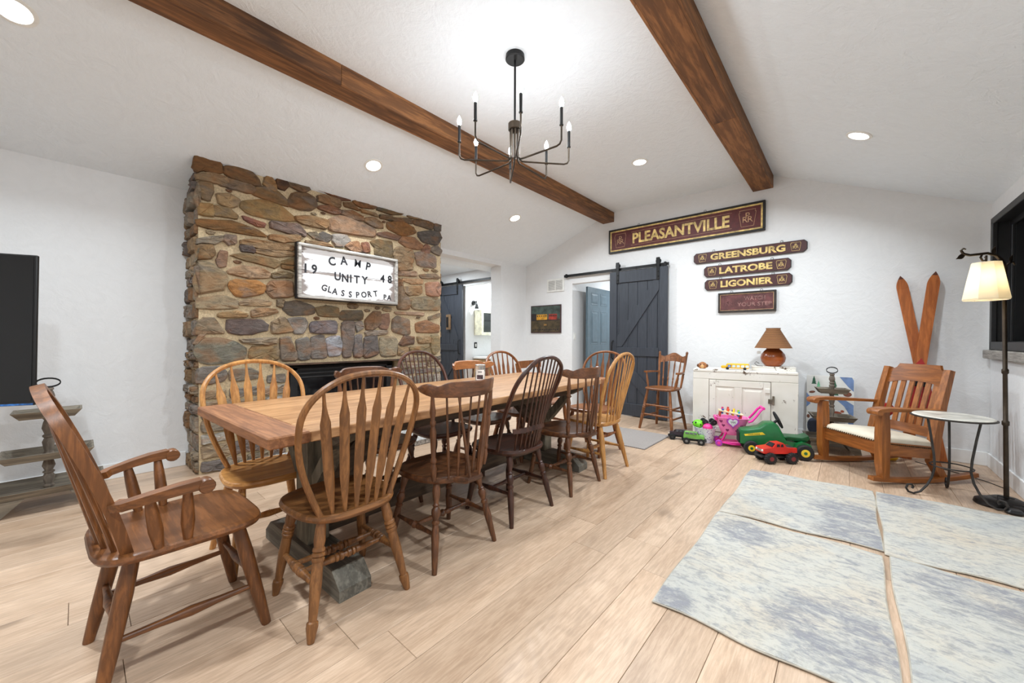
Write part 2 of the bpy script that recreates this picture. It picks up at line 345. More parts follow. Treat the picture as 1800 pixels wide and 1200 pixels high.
def stone_mesh(poly, d, rng, grow=0.0):
    """rounded lump from polygon [(a,b)], returns verts (a,b,h) and faces"""
    P = [Vector((p[0], p[1])) for p in poly]
    c0 = sum(P, Vector((0, 0))) / len(P); P = [p + (p - c0).normalized() * grow for p in P]
    for it in range(2):
        Q = []
        for i in range(len(P)):
            a, b_ = P[i], P[(i + 1) % len(P)]; k = 0.22 if it else 0.12
            Q += [a.lerp(b_, k), a.lerp(b_, 1 - k)]
        P = Q
    P = P[::2] if len(P) > 30 else P
    c = sum(P, Vector((0, 0))) / len(P); rm = min((p - c).length for p in P)
    P = [p + Vector((rng.uniform(-1, 1), rng.uniform(-1, 1))) * min(0.004, rm * 0.1) for p in P]
    n = len(P); vs_ = []; fs = []
    def ring(inset, h, amp):
        for p in P:
            dl = p - c; L = max(dl.length, 1e-4); q = c + dl * (1 - min(inset * rm / L + inset * 0.25, 0.9)); vs_.append((q.x, q.y, h + rng.uniform(-amp, amp)))
    ring(0, -0.015, 0); ring(0.01, d * 0.55, 0.003); ring(0.13, d * 0.95, d * 0.16); ring(0.5, d * 1.0, d * 0.22)
    for r in range(3):
        for j in range(n): k = (j + 1) % n; fs.append((r * n + j, r * n + k, (r + 1) * n + k, (r + 1) * n + j))
    vs_.append((c.x, c.y, d * (1.0 + rng.uniform(-0.1, 0.15)))); ci = len(vs_) - 1
    for j in range(n): fs.append((3 * n + j, 3 * n + (j + 1) % n, ci))
    return vs_, fs
def add_stone(poly, col, o, ax, ay, nn, d, parent=None, grow=0.0):
    vs_, fs = stone_mesh(poly, d, rs, grow); mb = MB(); o, ax, ay, nn = Vector(o), Vector(ax), Vector(ay), Vector(nn)
    mb.add([o + ax * a + ay * b_ + nn * h for a, b_, h in vs_], fs)
    ob = fpart(mb, 'stone', M['stone'], parent, smooth=28)
    j = rs.uniform(0.78, 1.0); ob.color = tuple(min(1, x * j) for x in lin(col)[:3]) + (1,)
    return ob
STONES = """
120 85 50 643 2658 674 2676 748 2670 809 2657 825 2567 764 2543 705 2554 617 2518 612 2555
115 85 55 848 2616 905 2663 1019 2659 1075 2605 1112 2536 1012 2528 888 2538 853 2555
150 115 75 1138 2566 1158 2631 1197 2637 1230 2587 1240 2530 1170 2517
80 55 38 1247 2683 1333 2687 1336 2604 1305 2560 1243 2561
110 90 70 1347 2676 1514 2674 1529 2622 1462 2579 1347 2607
130 100 70 1013 2678 1125 2695 1217 2673 1164 2648 1087 2653
150 125 95 637 2492 748 2528 859 2529 865 2462 759 2464 647 2455
140 115 90 859 2529 1012 2521 1068 2494 1037 2442 888 2448 808 2452
135 105 70 1081 2512 1138 2529 1230 2527 1319 2476 1333 2403 1216 2418 1062 2434 1056 2469
110 85 60 1347 2469 1382 2540 1484 2577 1583 2557 1598 2481 1544 2426 1440 2408 1347 2415
140 125 105 586 2391 658 2426 678 2366 673 2284 601 2232 583 2299
140 115 85 668 2429 748 2453 759 2389 737 2302 689 2309 678 2366
175 145 105 791 2371 882 2390 952 2354 916 2302 870 2283 802 2299
155 125 80 970 2358 1131 2410 1270 2402 1382 2323 1396 2280 1230 2249 1037 2254 958 2298
160 130 85 673 2258 758 2267 764 2180 673 2171
145 120 85 766 2266 870 2262 928 2227 922 2191 769 2182
140 90 75 970 2230 1137 2205 1131 2167 1074 2168 994 2193
125 105 95 1190 2232 1425 2255 1491 2183 1484 2150 1353 2162 1196 2166
125 90 50 657 2128 785 2145 904 2158 1074 2132 1150 2097 1137 2072 1024 2067 802 2066 672 2065
160 130 95 1183 2104 1440 2156 1432 2092 1297 2058 1183 2066
145 115 80 1403 2328 1544 2362 1716 2364 1710 2295 1669 2261 1514 2267 1418 2285
150 128 100 586 2221 662 2268 665 2183 606 2142 586 2163
140 120 95 585 2117 652 2140 652 2060 595 2035
115 70 45 1597 2664 1741 2670 1950 2662 1937 2628 1842 2606 1660 2646 1605 2638
140 110 80 1613 2584 1676 2610 1833 2604 1837 2537 1799 2523 1621 2529
130 90 65 1621 2488 1741 2520 1833 2502 1833 2460 1766 2443 1621 2456
120 90 60 1885 2592 1964 2605 2045 2556 2036 2545 1893 2551
130 90 55 1982 2657 2139 2660 2255 2655 2216 2609 2082 2592 2000 2605
150 120 85 2055 2567 2236 2568 2275 2532 2092 2532
105 90 65 2275 2642 2387 2666 2590 2656 2579 2634 2439 2605 2265 2603
140 110 85 1859 2500 1964 2518 2082 2495 2092 2444 2000 2440 1859 2457
105 90 70 2295 2564 2450 2584 2450 2527 2305 2521
115 95 75 2460 2577 2715 2618 2715 2549 2460 2529
150 120 90 2120 2477 2226 2502 2315 2468 2326 2415 2236 2413 2120 2432
150 120 95 1733 2377 1825 2436 1946 2436 2236 2386 2236 2313 2206 2284 2000 2282 1741 2254 1725 2325
135 95 55 2397 2505 2602 2543 2738 2515 2785 2455 2602 2388 2398 2421
110 90 70 2732 2603 2930 2649 3043 2634 3030 2548 2762 2550
115 105 95 3068 2634 3166 2646 3160 2560 3069 2551
100 92 85 2821 2473 3005 2527 3134 2544 3180 2474 3108 2365 2893 2366 2821 2423
130 95 75 2275 2349 2387 2381 2580 2364 2525 2315 2285 2314
150 110 80 2547 2300 2602 2373 2750 2388 2881 2323 2857 2263 2658 2253
150 110 90 2881 2283 2943 2345 3005 2305 2968 2216 2869 2240
135 120 105 3018 2307 3108 2355 3181 2305 3134 2233 3005 2264
120 100 70 2177 2229 2285 2268 2450 2281 2456 2112 2387 2082 2236 2103 2246 2169
150 125 95 2493 2194 2547 2237 2716 2233 2750 2170 2727 2067 2515 2045 2477 2125
145 125 110 2768 2213 2894 2234 3082 2214 3083 2078 3031 2061 2810 2059
130 115 95 1513 2189 1589 2213 1620 2187 1574 2153
100 90 80 1581 2151 1660 2228 1741 2212 1725 2159 1684 2134
150 125 95 1505 2116 1660 2126 1757 2107 1757 2090 1505 2084
160 150 140 1766 2225 1902 2245 1946 2193 1859 2125 1799 2114 1766 2167
165 125 95 1885 2130 1964 2179 2036 2202 2083 2104 1982 2087
140 95 75 2083 2193 2149 2214 2168 2119 2092 2097
150 125 95 2646 2646 2797 2663 3005 2646 2930 2651 2715 2618
150 135 115 570 1923 651 1965 747 1991 835 2022 835 1988 758 1945 662 1934
140 120 105 850 2025 916 2039 910 1974 869 1959 844 1989
155 125 90 963 2013 1099 2039 1382 2040 1382 1993 1163 1970 963 1977
90 75 70 963 1963 1024 1974 1061 1945 1055 1918 969 1914
165 135 100 1070 1950 1163 1963 1382 1978 1382 1939 1229 1914 1070 1924
140 110 75 651 1905 752 1924 763 1865 746 1821 653 1800
150 115 90 807 1883 858 1888 846 1768 796 1754 790 1808
140 115 80 884 1864 975 1894 1163 1888 1277 1868 1249 1826 1216 1799 1036 1832 916 1856
135 115 80 1290 1878 1374 1922 1381 1853 1283 1854
135 115 80 1290 1840 1381 1838 1381 1799 1297 1810
155 135 105 630 1737 656 1774 746 1767 840 1705 846 1615 823 1565 666 1509 635 1605
165 135 105 869 1729 963 1785 1098 1783 1182 1750 1176 1708 1036 1691 880 1703
125 105 75 1199 1748 1283 1770 1367 1766 1360 1726 1209 1708
165 115 65 880 1633 927 1656 1073 1662 1143 1626 1124 1557 1005 1518 927 1518 880 1577
145 115 90 1169 1636 1202 1677 1367 1696 1381 1550 1209 1528 1162 1576
165 145 115 650 1474 812 1501 927 1476 926 1405 745 1394 655 1395
170 140 105 950 1463 1035 1492 1189 1489 1175 1443 962 1436
125 105 80 1249 1501 1297 1504 1283 1442 1249 1455
110 95 80 1311 1490 1439 1500 1574 1461 1567 1388 1367 1370 1304 1413
170 140 100 800 1356 915 1376 998 1359 992 1330 806 1322
165 130 95 1041 1390 1098 1416 1228 1416 1242 1387 1162 1360 1047 1333
130 115 90 585 1867 641 1877 641 1804 590 1776
140 120 100 584 1717 625 1723 635 1592 630 1512 589 1535
150 130 105 584 1469 640 1474 645 1388 594 1378
150 130 105 588 1182 603 1261 692 1304 761 1307 834 1185 745 1191 665 1177
105 88 82 862 1304 1098 1314 1162 1264 1149 1212 1004 1180 862 1193
150 125 95 1202 1288 1262 1328 1310 1330 1381 1208 1201 1190
150 140 130 1328 1330 1483 1345 1506 1282 1468 1193 1395 1192
120 115 100 639 1084 691 1130 789 1137 902 1116 991 1051 985 979 914 932 744 933 680 943 644 1017
160 140 115 950 1137 1228 1152 1241 1099 1123 1093 973 1108
140 115 80 1041 1064 1228 1084 1255 1023 1241 940 1123 930 1022 963
120 105 90 1269 1137 1352 1153 1409 996 1409 933 1275 939
115 108 100 1409 1122 1513 1146 1536 1057 1528 937 1431 941
110 105 95 587 907 643 904 643 778 587 776
125 115 105 654 890 788 896 844 852 833 783 744 763 653 771
130 120 105 879 864 1022 869 1097 821 1084 778 961 773 884 779
135 120 110 588 1084 623 1084 659 950 592 946
140 120 100 588 1163 702 1170 686 1143 623 1097 593 1104
150 125 95 2529 2057 2718 2086 2731 1993 2529 1956
165 135 110 2529 1945 2780 1979 2793 1917 2529 1895
150 125 100 2831 1943 3068 1984 3151 1950 3123 1925 2869 1905
175 140 105 2605 1873 2882 1896 2882 1832 2719 1824 2610 1843
140 105 75 2523 1863 2593 1841 2599 1770 2517 1772
160 130 95 2611 1771 2869 1809 2857 1700 2683 1674 2623 1710
175 130 105 2934 1848 3123 1880 3165 1829 3151 1704 2948 1697
145 120 95 2517 1751 2599 1760 2611 1678 2695 1623 2683 1508 2518 1498
135 120 95 2719 1636 2934 1675 3165 1672 3152 1513 2769 1502 2707 1561
165 135 110 2495 1466 2883 1477 2896 1429 2506 1436
150 130 105 2975 1427 3152 1480 3152 1435 2988 1384
125 110 95 2461 1353 2518 1406 2683 1372 2695 1205 2635 1184 2461 1233
150 110 80 2781 1333 2935 1371 3138 1322 3138 1222 2794 1217
130 110 80 1594 1450 1703 1475 1817 1464 1817 1374 1627 1374
110 95 75 1831 1375 1872 1440 2071 1452 2091 1387 2071 1348 1863 1340
135 105 80 2121 1350 2213 1441 2302 1445 2302 1318 2202 1238 2131 1255
150 115 95 2313 1407 2405 1431 2416 1342 2383 1251 2291 1269
115 105 105 1545 1268 1569 1312 1791 1328 1799 1194 1553 1200
115 100 90 1854 1286 1881 1314 1994 1327 1979 1141 1956 947 1863 950
140 130 120 2003 1308 2071 1329 2091 1264 2022 1216
125 115 110 1994 1160 2081 1188 2081 943 1984 946
105 95 90 2111 1151 2254 1180 2276 966 2131 932 2091 962
150 135 110 2297 1142 2450 1162 2518 1122 2507 939 2308 945
115 90 75 2553 1081 2623 1173 2757 1164 2745 1079 2600 1060
165 140 105 2807 1174 2988 1176 3002 1088 2820 1089
150 130 95 3015 1176 3138 1188 3153 1008 3056 933 3015 1033
145 125 90 2696 1038 2989 1055 2989 946 2720 953
160 130 95 2541 1040 2671 1038 2672 955 2541 948
130 120 112 1544 1149 1669 1175 1682 1070 1699 947 1552 944
165 165 170 1694 1141 1826 1168 1853 1077 1835 969 1720 964
160 140 120 2121 1227 2383 1241 2383 1191 2141 1170
"""

done = []
for L in STONES.strip().split('\n'):
    a = [int(q) for q in L.split()]; col = tuple(a[:3]); pts = [(a[i] / 1000, min(a[i + 1] / 1000, ctop(FX) + 0.01)) for i in range(3, len(a), 2)]
    pts = [(max(p[0], FY0 - rs.choice((0.0, 0.012, 0.03))), p[1]) for p in pts]
    if max(p[0] for p in pts) - min(p[0] for p in pts) < 0.03: continue
    if max(p[1] for p in pts) - min(p[1] for p in pts) < 0.02: continue
    done.append((min(p[0] for p in pts), max(p[0] for p in pts), min(p[1] for p in pts), max(p[1] for p in pts)))
    add_stone(pts, col, (FX, 0, 0), (0, 1, 0), (0, 0, 1), (1, 0, 0), rs.uniform(0.018, 0.036), None, 0.017)
def inside(x, z, poly):
    r = False; n = len(poly)
    for i in range(n):
        (x0, z0), (x1, z1) = poly[i], poly[(i + 1) % n]
        if (z0 > z) != (z1 > z) and x < (x1 - x0) * (z - z0) / (z1 - z0) + x0: r = not r
    return r
GP = []
for L in STONES.strip().split('\n'):
    a = [int(q) for q in L.split()]; pts = [(a[i] / 1000, a[i + 1] / 1000) for i in range(3, len(a), 2)]
    cx = sum(p[0] for p in pts) / len(pts); cz = sum(p[1] for p in pts) / len(pts)
    GP.append([(p[0] + (p[0] - cx) / (abs(p[0] - cx) + abs(p[1] - cz) + 1e-6) * 0.022, p[1] + (p[1] - cz) / (abs(p[0] - cx) + abs(p[1] - cz) + 1e-6) * 0.022) for p in pts])
FPAL = [(150, 126, 96), (136, 112, 84), (160, 138, 108), (124, 104, 82), (142, 106, 78)]
nf = 0
for size in (0.15, 0.11, 0.08, 0.055):
    for tr_ in range(900):
        if nf > 75: break
        cx, cz = rs.uniform(FY0 + 0.04, FY1 - 0.04), rs.uniform(0.95, ctop(FX) - 0.04); hw_, hh_ = size * rs.uniform(0.35, 0.55), size * rs.uniform(0.16, 0.24)
        if 1.39 < cx < 2.48 and 1.5 < cz < 2.09: continue
        if cx - hw_ < FY0 or cx + hw_ > FY1 or cz + hh_ > ctop(FX): continue
        if any(inside(cx + hw_ * u, cz + hh_ * v, P) for P in GP for u in (-1.1, -0.5, 0, 0.5, 1.1) for v in (-1.15, 0, 1.15)): continue
        poly = [(cx + hw_ * math.cos(2 * math.pi * k / 7) * rs.uniform(0.85, 1.1), cz + hh_ * math.sin(2 * math.pi * k / 7) * rs.uniform(0.85, 1.15)) for k in range(7)]
        add_stone(poly, rs.choice(FPAL), (FX, 0, 0), (0, 1, 0), (0, 0, 1), (1, 0, 0), rs.uniform(0.014, 0.024), None, 0.005); nf += 1
        g = 0.012; GP.append([(cx - hw_ - g, cz - hh_ - g), (cx + hw_ + g, cz - hh_ - g), (cx + hw_ + g, cz + hh_ + g), (cx - hw_ - g, cz + hh_ + g)]); done.append((cx - hw_, cx + hw_, cz - hh_, cz + hh_))
PAL = [(136, 126, 114), (158, 148, 132), (128, 118, 110), (176, 168, 156), (146, 130, 108), (120, 110, 104), (158, 136, 108)]
def fill_rows(u0, u1, z0, z1, o, ax, nn, avoid, dlo=0.018, dhi=0.034, pal=PAL):
    z = z0
    while z < z1 - 0.03:
        h = min(rs.uniform(0.07, 0.17), z1 - z); u = u0
        while u < u1 - 0.03:
            w_ = min(rs.uniform(0.12, 0.3), u1 - u)
            if u1 - u - w_ < 0.06: w_ = u1 - u
            g = 0.009
            bb = (u + g, u + w_ - g, z + g, z + h - g); u += w_
            if any(not (bb[1] < q[0] or bb[0] > q[1] or bb[3] < q[2] or bb[2] > q[3]) for q in avoid): continue
            j = lambda: rs.uniform(-0.022, 0.022)
            mz = (bb[2] + bb[3]) / 2
            poly = [(bb[0], bb[2] + j() * .5), ((bb[0] + bb[1]) / 2, bb[2] + abs(j()) * .4), (bb[1], bb[2] + j() * .5), (bb[1] + j() * .3, mz), (bb[1], bb[3] + j() * .5), ((bb[0] + bb[1]) / 2 + j(), bb[3]), (bb[0], bb[3] + j() * .5)]
            add_stone(poly, rs.choice(pal), o, ax, (0, 0, 1), nn, rs.uniform(dlo, dhi))
        z += h
fill_rows(FY0, IY0 - 0.01, 0.0, 0.90, (FX, 0, 0), (0, 1, 0), (1, 0, 0), done)
fill_rows(IY1 + 0.01, FY1, 0.0, 0.92, (FX, 0, 0), (0, 1, 0), (1, 0, 0), done)
fill_rows(IY1 - 0.3, FY1, 0.92, 1.5, (FX, 0, 0), (0, 1, 0), (1, 0, 0), done)
PAL2 = PAL + [(142, 116, 84), (130, 100, 70)]
fill_rows(0.0, FX - XL - 0.005, 0.0, 2.46, (XL, FY0, 0), (1, 0, 0), (0, -1, 0), [], 0.012, 0.05, PAL2)
fill_rows(0.14, FX - XL - 0.005, 2.46, 2.535, (XL, FY0, 0), (1, 0, 0), (0, -1, 0), [], 0.012, 0.04, PAL2)
fill_rows(0.29, FX - XL - 0.005, 2.535, 2.59, (XL, FY0, 0), (1, 0, 0), (0, -1, 0), [], 0.012, 0.04, PAL2)
fill_rows(0.0, FX - XL - 0.005, 0.0, 2.44, (XL, FY1, 0), (1, 0, 0), (0, 1, 0), [], pal=PAL2)
# black insert with louvres and glass
ins = MB().span((XL + 0.08, IY0 + 0.03, IZ0), (FX - 0.09, IY1 - 0.03, IZ1 - 0.03), 0.004)
io = fpart(ins, 'firebox', M['black'], smooth=0)
fpart(MB().span((FX - 0.02, IY0 - 0.14, IZ1 - 0.012), (FX + 0.045, IY1 + 0.06, IZ1 + 0.004)), 'lintel_bar', plain('rusty iron', (74, 56, 44), 0.7, 0.3, 0.4), smooth=0)
fr = MB()
for a, b_ in (((IY0 + 0.05, IZ0), (IY0 + 0.12, IZ1 - 0.05)), ((IY1 - 0.12, IZ0), (IY1 - 0.05, IZ1 - 0.05)), ((IY0 + 0.05, IZ1 - 0.075), (IY1 - 0.05, IZ1 - 0.05)), ((IY0 + 0.05, IZ0), (IY1 - 0.05, IZ0 + 0.08))):
    fr.span((FX - 0.1, a[0], a[1]), (FX - 0.07, b_[0], b_[1]), 0.003)
fpart(fr, 'insert_frame', plain('charcoal steel', (52, 52, 54), 0.4, 0.5), smooth=0)
for z in (IZ1 - 0.10, IZ1 - 0.14):
    fpart(MB().span((FX - 0.095, IY0 + 0.12, z - 0.012), (FX - 0.075, IY1 - 0.12, z), 0.003), 'louvre', plain('grey louvre', (84, 84, 86), 0.35, 0.6), smooth=0)
fpart(MB().span((FX - 0.092, IY0 + 0.12, IZ0 + 0.08), (FX - 0.085, IY1 - 0.12, IZ1 - 0.16)), 'glass_front', plain('smoked glass', (20, 20, 22), 0.08), smooth=0)
# hearth slab
hs = plain('speckled grey hearth', (168, 166, 162), 0.9, 0, 0.35, 60, 0.6)
h = thing('hearth', 'low grey stone hearth slab on the floor before the fireplace', 'hearth', (-3.72, 1.95, 0))
for y0, y1 in ((-1.02, -0.35), (-0.34, 0.36), (0.37, 1.12)):
    MB().box((0, (y0 + y1) / 2, 0.03), (0.56, y1 - y0, 0.06), None, 0.006).build('slab', hs, h, smooth=0)

# camp sign
sg = thing('camp_sign', 'weathered white camp sign in a chunky frame on the stonework', 'sign', (FX + 0.045, 1.932, 1.535))
paint, nt, b = base_mat('flaking white paint', (238, 236, 234), 0.6); v = coords(nt, (1, 0.25, 1)); f = noise(nt, v, 9, 6, 0.7, 0.4)
tc = N(nt, 'ShaderNodeTexCoord'); sp = N(nt, 'ShaderNodeSeparateXYZ'); nt.links.new(tc.outputs['Object'], sp.inputs[0])
def edge(axis, c, half):   # 0 in the middle, 1 at the border
    a = N(nt, 'ShaderNodeMath', operation='SUBTRACT'); nt.links.new(sp.outputs[axis], a.inputs[0]); a.inputs[1].default_value = c
    b2 = N(nt, 'ShaderNodeMath', operation='ABSOLUTE'); nt.links.new(a.outputs[0], b2.inputs[0])
    d = N(nt, 'ShaderNodeMath', operation='DIVIDE'); nt.links.new(b2.outputs[0], d.inputs[0]); d.inputs[1].default_value = half; return d.outputs[0]
e1, e2 = edge(1, 0, 0.54), edge(2, 0.262, 0.262)
mx = N(nt, 'ShaderNodeMath', operation='MAXIMUM'); nt.links.new(e1, mx.inputs[0]); nt.links.new(e2, mx.inputs[1])
pw = N(nt, 'ShaderNodeMath', operation='POWER'); nt.links.new(mx.outputs[0], pw.inputs[0]); pw.inputs[1].default_value = 9
ml = N(nt, 'ShaderNodeMath', operation='MULTIPLY_ADD'); nt.links.new(pw.outputs[0], ml.inputs[0]); ml.inputs[1].default_value = 0.55; nt.links.new(f, ml.inputs[2])
bd = N(nt, 'ShaderNodeMath', operation='SUBTRACT'); nt.links.new(sp.outputs[2], bd.inputs[0]); bd.inputs[1].default_value = 0.258
ba = N(nt, 'ShaderNodeMath', operation='ABSOLUTE'); nt.links.new(bd.outputs[0], ba.inputs[0])
bw2 = ramp(nt, ba.outputs[0], [(0.006, (0.22, 0.22, 0.22, 1)), (0.026, (0, 0, 0, 1))])
ml2 = N(nt, 'ShaderNodeMath', operation='ADD'); nt.links.new(ml.outputs[0], ml2.inputs[0]); nt.links.new(bw2, ml2.inputs[1]); ml = ml2
nt.links.new(mixc(nt, ramp(nt, ml.outputs[0], [(0.66, (0, 0, 0, 1)), (0.72, (1, 1, 1, 1))]), lin((238, 236, 236)), lin((150, 138, 132))), b.inputs['Base Color'])
SW, SH = 1.075, 0.528
for z0, z1 in ((0.03, 0.272), (0.275, SH - 0.03)):
    MB().box((0.022, 0, (z0 + z1) / 2), (0.02, SW - 0.05, z1 - z0), None, 0.002).build('board', paint, sg, smooth=0)
frm = wood('scuffed white frame', (70, 62, 56), (222, 216, 208), 'Y', 0.7, 40, False, False, 0.3)
blk = plain('worn black edge', (28, 27, 28), 0.6, 0, 0.4)
for (c, d) in (((0.03, 0, 0.014), (0.07, SW, 0.03)), ((0.03, 0, SH - 0.014), (0.07, SW, 0.03)), ((0.03, -SW / 2 + 0.014, SH / 2), (0.07, 0.03, SH - 0.056)), ((0.03, SW / 2 - 0.014, SH / 2), (0.07, 0.03, SH - 0.056))):
    MB().box((c[0] + 0.018, c[1], c[2]), (0.04, d[1], d[2]), None, 0.006).build('frame_bar', frm, sg, smooth=0)
    MB().box((0.012, c[1] * 1.012, (c[2] - SH / 2) * 1.024 + SH / 2), (0.055, d[1] + 0.014 * (d[1] > 0.1), d[2] + 0.014 * (d[2] > 0.1)), None, 0.003).build('frame_edge', blk, sg, smooth=0)
ink = plain('faded black letters', (34, 33, 38), 0.7, 0, 0.3)
LET = []
for s_, P, hgt, rot in (('CAMP', [(1.724, 1.934), (1.847, 1.958), (1.998, 1.952), (2.119, 1.936)], .085, [8, 4, -4, -10]), ('19', [(1.47, 1.829), (1.552, 1.829)], .088, [0, 0]),
    ('UNITY', [(1.782, 1.786), (1.861, 1.778), (1.921, 1.780), (1.988, 1.779), (2.078, 1.780)], .082, [0] * 5), ('48', [(2.29, 1.824), (2.381, 1.824)], .085, [0, 0]),
    ('GLASSPORT', [(1.648, 1.655), (1.704, 1.642), (1.754, 1.629), (1.837, 1.618), (1.916, 1.612), (1.998, 1.613), (2.068, 1.622), (2.135, 1.634), (2.205, 1.646)], .064, [-14, -11, -8, -5, -2, 3, 6, 9, 11]), ('PA', [(2.321, 1.616), (2.374, 1.614)], .058, [0, 0])):
    for ch, (y, z), r_ in zip(s_, P, rot): LET.append((ch, y, z, hgt, r_))
for ch, y, z, hgt, r_ in LET:
    vs_, fs = text_mb(ch, hgt * 1.38, 0.0008 if ch == 'M' else (0.0032 if hgt > .07 else 0.0016), 0.001, 0.9)
    cz = (max(q.y for q in vs_) + min(q.y for q in vs_)) / 2; cx = (max(q.x for q in vs_) + min(q.x for q in vs_)) / 2
    vs_ = [Vector((q.x - cx, q.y - cz, q.z)) for q in vs_]
    MB().add(map_plane(vs_, (0.0335, y - 1.932, z - 1.535), (0, 1, 0), (0, 0, 1), (1, 0, 0), R(r_)), fs).build('letter', ink, sg, smooth=0)
# ------------------------------------------------------------------ dining table
TZ, TL, TW = 0.785, 2.83, 0.985
tb = thing('dining_table', 'long plank dining table with breadboard ends and grey trestle legs', 'table', (-2.114, 1.845, 0), R(2.2))
twood = wood('honey pine table top', (140, 96, 60), (196, 150, 106), 'Y', 0.34, 46, True, True, 0.2, 4.0, 0.45)
tend = wood('worn breadboard end', (108, 66, 40), (168, 114, 74), 'X', 0.6, 40, True, True, 0.4, 4.0)
tgrey = wood('weathered grey trestle', (82, 76, 64), (142, 134, 116), 'Z', 0.85, 40, False, False, 0.5)
tgreyx = wood('weathered grey trestle foot', (74, 70, 62), (128, 122, 110), 'X', 0.85, 40, False, False, 0.5)
tdark = wood('dark stretcher wood', (46, 36, 28), (86, 70, 54), 'Y', 0.8, 40, False, False, 0.4)
ew = 0.15
for i in range(5):
    pw_ = TW / 5; x = -TW / 2 + pw_ * (i + 0.5)
    MB().box((x, 0, TZ - 0.022), (pw_ - 0.001, TL - 2 * ew - 0.003, 0.044), None, 0.004 if i in (0, 4) else 0.0012).build('top_plank', twood, tb, smooth=0)
for s_ in (-1, 1): MB().box((0, s_ * (TL / 2 - ew / 2), TZ - 0.022), (TW + 0.006, ew, 0.046), None, 0.006).build('breadboard_end', tend, tb, smooth=0)
for s_ in (-1, 1):
    y = s_ * (TL / 2 - 0.37)
    ft = MB(); pr = [(-0.43, 0), (0.43, 0), (0.43, 0.05), (0.36, 0.115), (-0.36, 0.115), (-0.43, 0.05)]
    ft.prism(pr, (0, y, 0), (1, 0, 0), (0, 0, 1), (0, 1, 0), -0.075, 0.075); ft.build('foot', tgreyx, tb, smooth=0)
    pr = [(-0.40, 0.741), (0.40, 0.741), (0.40, 0.70), (0.30, 0.65), (-0.30, 0.65), (-0.40, 0.70)]
    MB().prism(pr, (0, y, 0), (1, 0, 0), (0, 0, 1), (0, 1, 0), -0.045, 0.045).build('top_cleat', tgreyx, tb, smooth=0)
    MB().box((-0.0, y, 0.3825), (0.13, 0.11, 0.535), None, 0.004).build('post', tgrey, tb, smooth=0)
    for q in (-1, 1):
        MB().bar([(q * 0.07, y, 0.42), (q * 0.27, y, 0.65)], (0.035, 0.03), (0, 1, 0)).build('brace', tgrey, tb, smooth=0)
    MB().bar([(0, y - s_ * 0.06, 0.36), (0, y - s_ * 0.42, 0.735)], (0.04, 0.045), (1, 0, 0)).build('brace', tdark, tb, smooth=0)
    MB().bar([(0, y - s_ * 0.06, 0.30), (0, y - s_ * 0.55, 0.735)], (0.03, 0.03), (1, 0, 0)).build('brace', tdark, tb, smooth=0)
MB().box((0, 0, 0.20), (0.075, TL - 0.84, 0.14), None, 0.006).build('stretcher', tdark, tb, smooth=0)
for q in (-1, 1): MB().box((q * 0.30, 0, 0.7), (0.05, TL - 0.9, 0.08), None, 0.004).build('apron', tdark, tb, smooth=0)

# ------------------------------------------------------------------ chairs
def wood_pair(name, dark, light):
    return wood(name, dark, light, 'Z', 0.38, 60, False, False, 0.1), wood(name + ' seat', dark, light, 'X', 0.36, 45, False, False, 0.1)
LEG_RING = [(0, .015), (.1, .020), (.2, .0225), (.25, .019), (.262, .024), (.283, .024), (.292, .019), (.302, .0245), (.323, .0245), (.332, .019), (.342, .024), (.363, .024), (.375, .020), (.55, .0225), (.8, .0165), (.835, .015), (.845, .021), (.88, .022), (.985, .014), (1, .013)]
LEG_VASE = [(0, .013), (.05, .016), (.11, .021), (.18, .019), (.25, .012), (.27, .013), (.285, .019), (.30, .014), (.33, .022), (.37, .023), (.42, .016), (.44, .013), (.455, .020), (.475, .020), (.49, .015), (.55, .018), (.62, .0205), (.985, .013), (1, .012)]
LEG_PLAIN = [(0, .013), (.15, .019), (.3, .023), (.5, .021), (.52, .023), (.54, .021), (.8, .017), (1, .0145)]
LEG_SMOOTH = [(0, .021), (.3, .025), (.7, .022), (1, .0165)]
STR_RING = [(0, .010), (.25, .014), (.36, .017), (.37, .013), (.385, .019), (.41, .019), (.42, .013), (.435, .020), (.47, .020), (.48, .014), (.52, .014), (.53, .020), (.565, .020), (.58, .013), (.59, .019), (.615, .019), (.63, .013), (.64, .017), (.75, .014), (1, .010)]
STR_BULB = [(0, .009), (.3, .012), (.42, .016), (.45, .012), (.5, .021), (.55, .012), (.58, .016), (.7, .012), (1, .009)]
STR_SWELL = [(0, .009), (.3, .012), (.5, .018), (.7, .012), (1, .009)]
def seat_mb(wf, wb, d, zt, th, y0, n=3.0, seg=40, dish=0.008, tail=0.0):
    """saddled seat: width wf at the front, wb at the back"""
    out = []
    for j in range(seg):
        a = 2 * math.pi * j / seg; c, s_ = math.cos(a), math.sin(a)
        y = math.copysign(abs(s_) ** (2 / n), s_); x = math.copysign(abs(c) ** (2 / n), c)
        w_ = wb + (wf - wb) * (y + 1) / 2
        yy = y0 + y * d / 2
        if tail and y < -0.9 and abs(x * w_ / 2) < 0.07: yy -= tail
        out.append((x * w_ / 2, yy))
    def rg(k, z, dz=0): return [(x * k, y0 + (y - y0) * k, z - dz) for x, y in out]
    return MB().rings([rg(0.90, zt - th), rg(0.975, zt - th * 0.75), rg(1.0, zt - th * 0.4), rg(0.985, zt - 0.004), rg(0.955, zt), rg(0.8, zt - dish * 0.7), rg(0.45, zt - dish)])
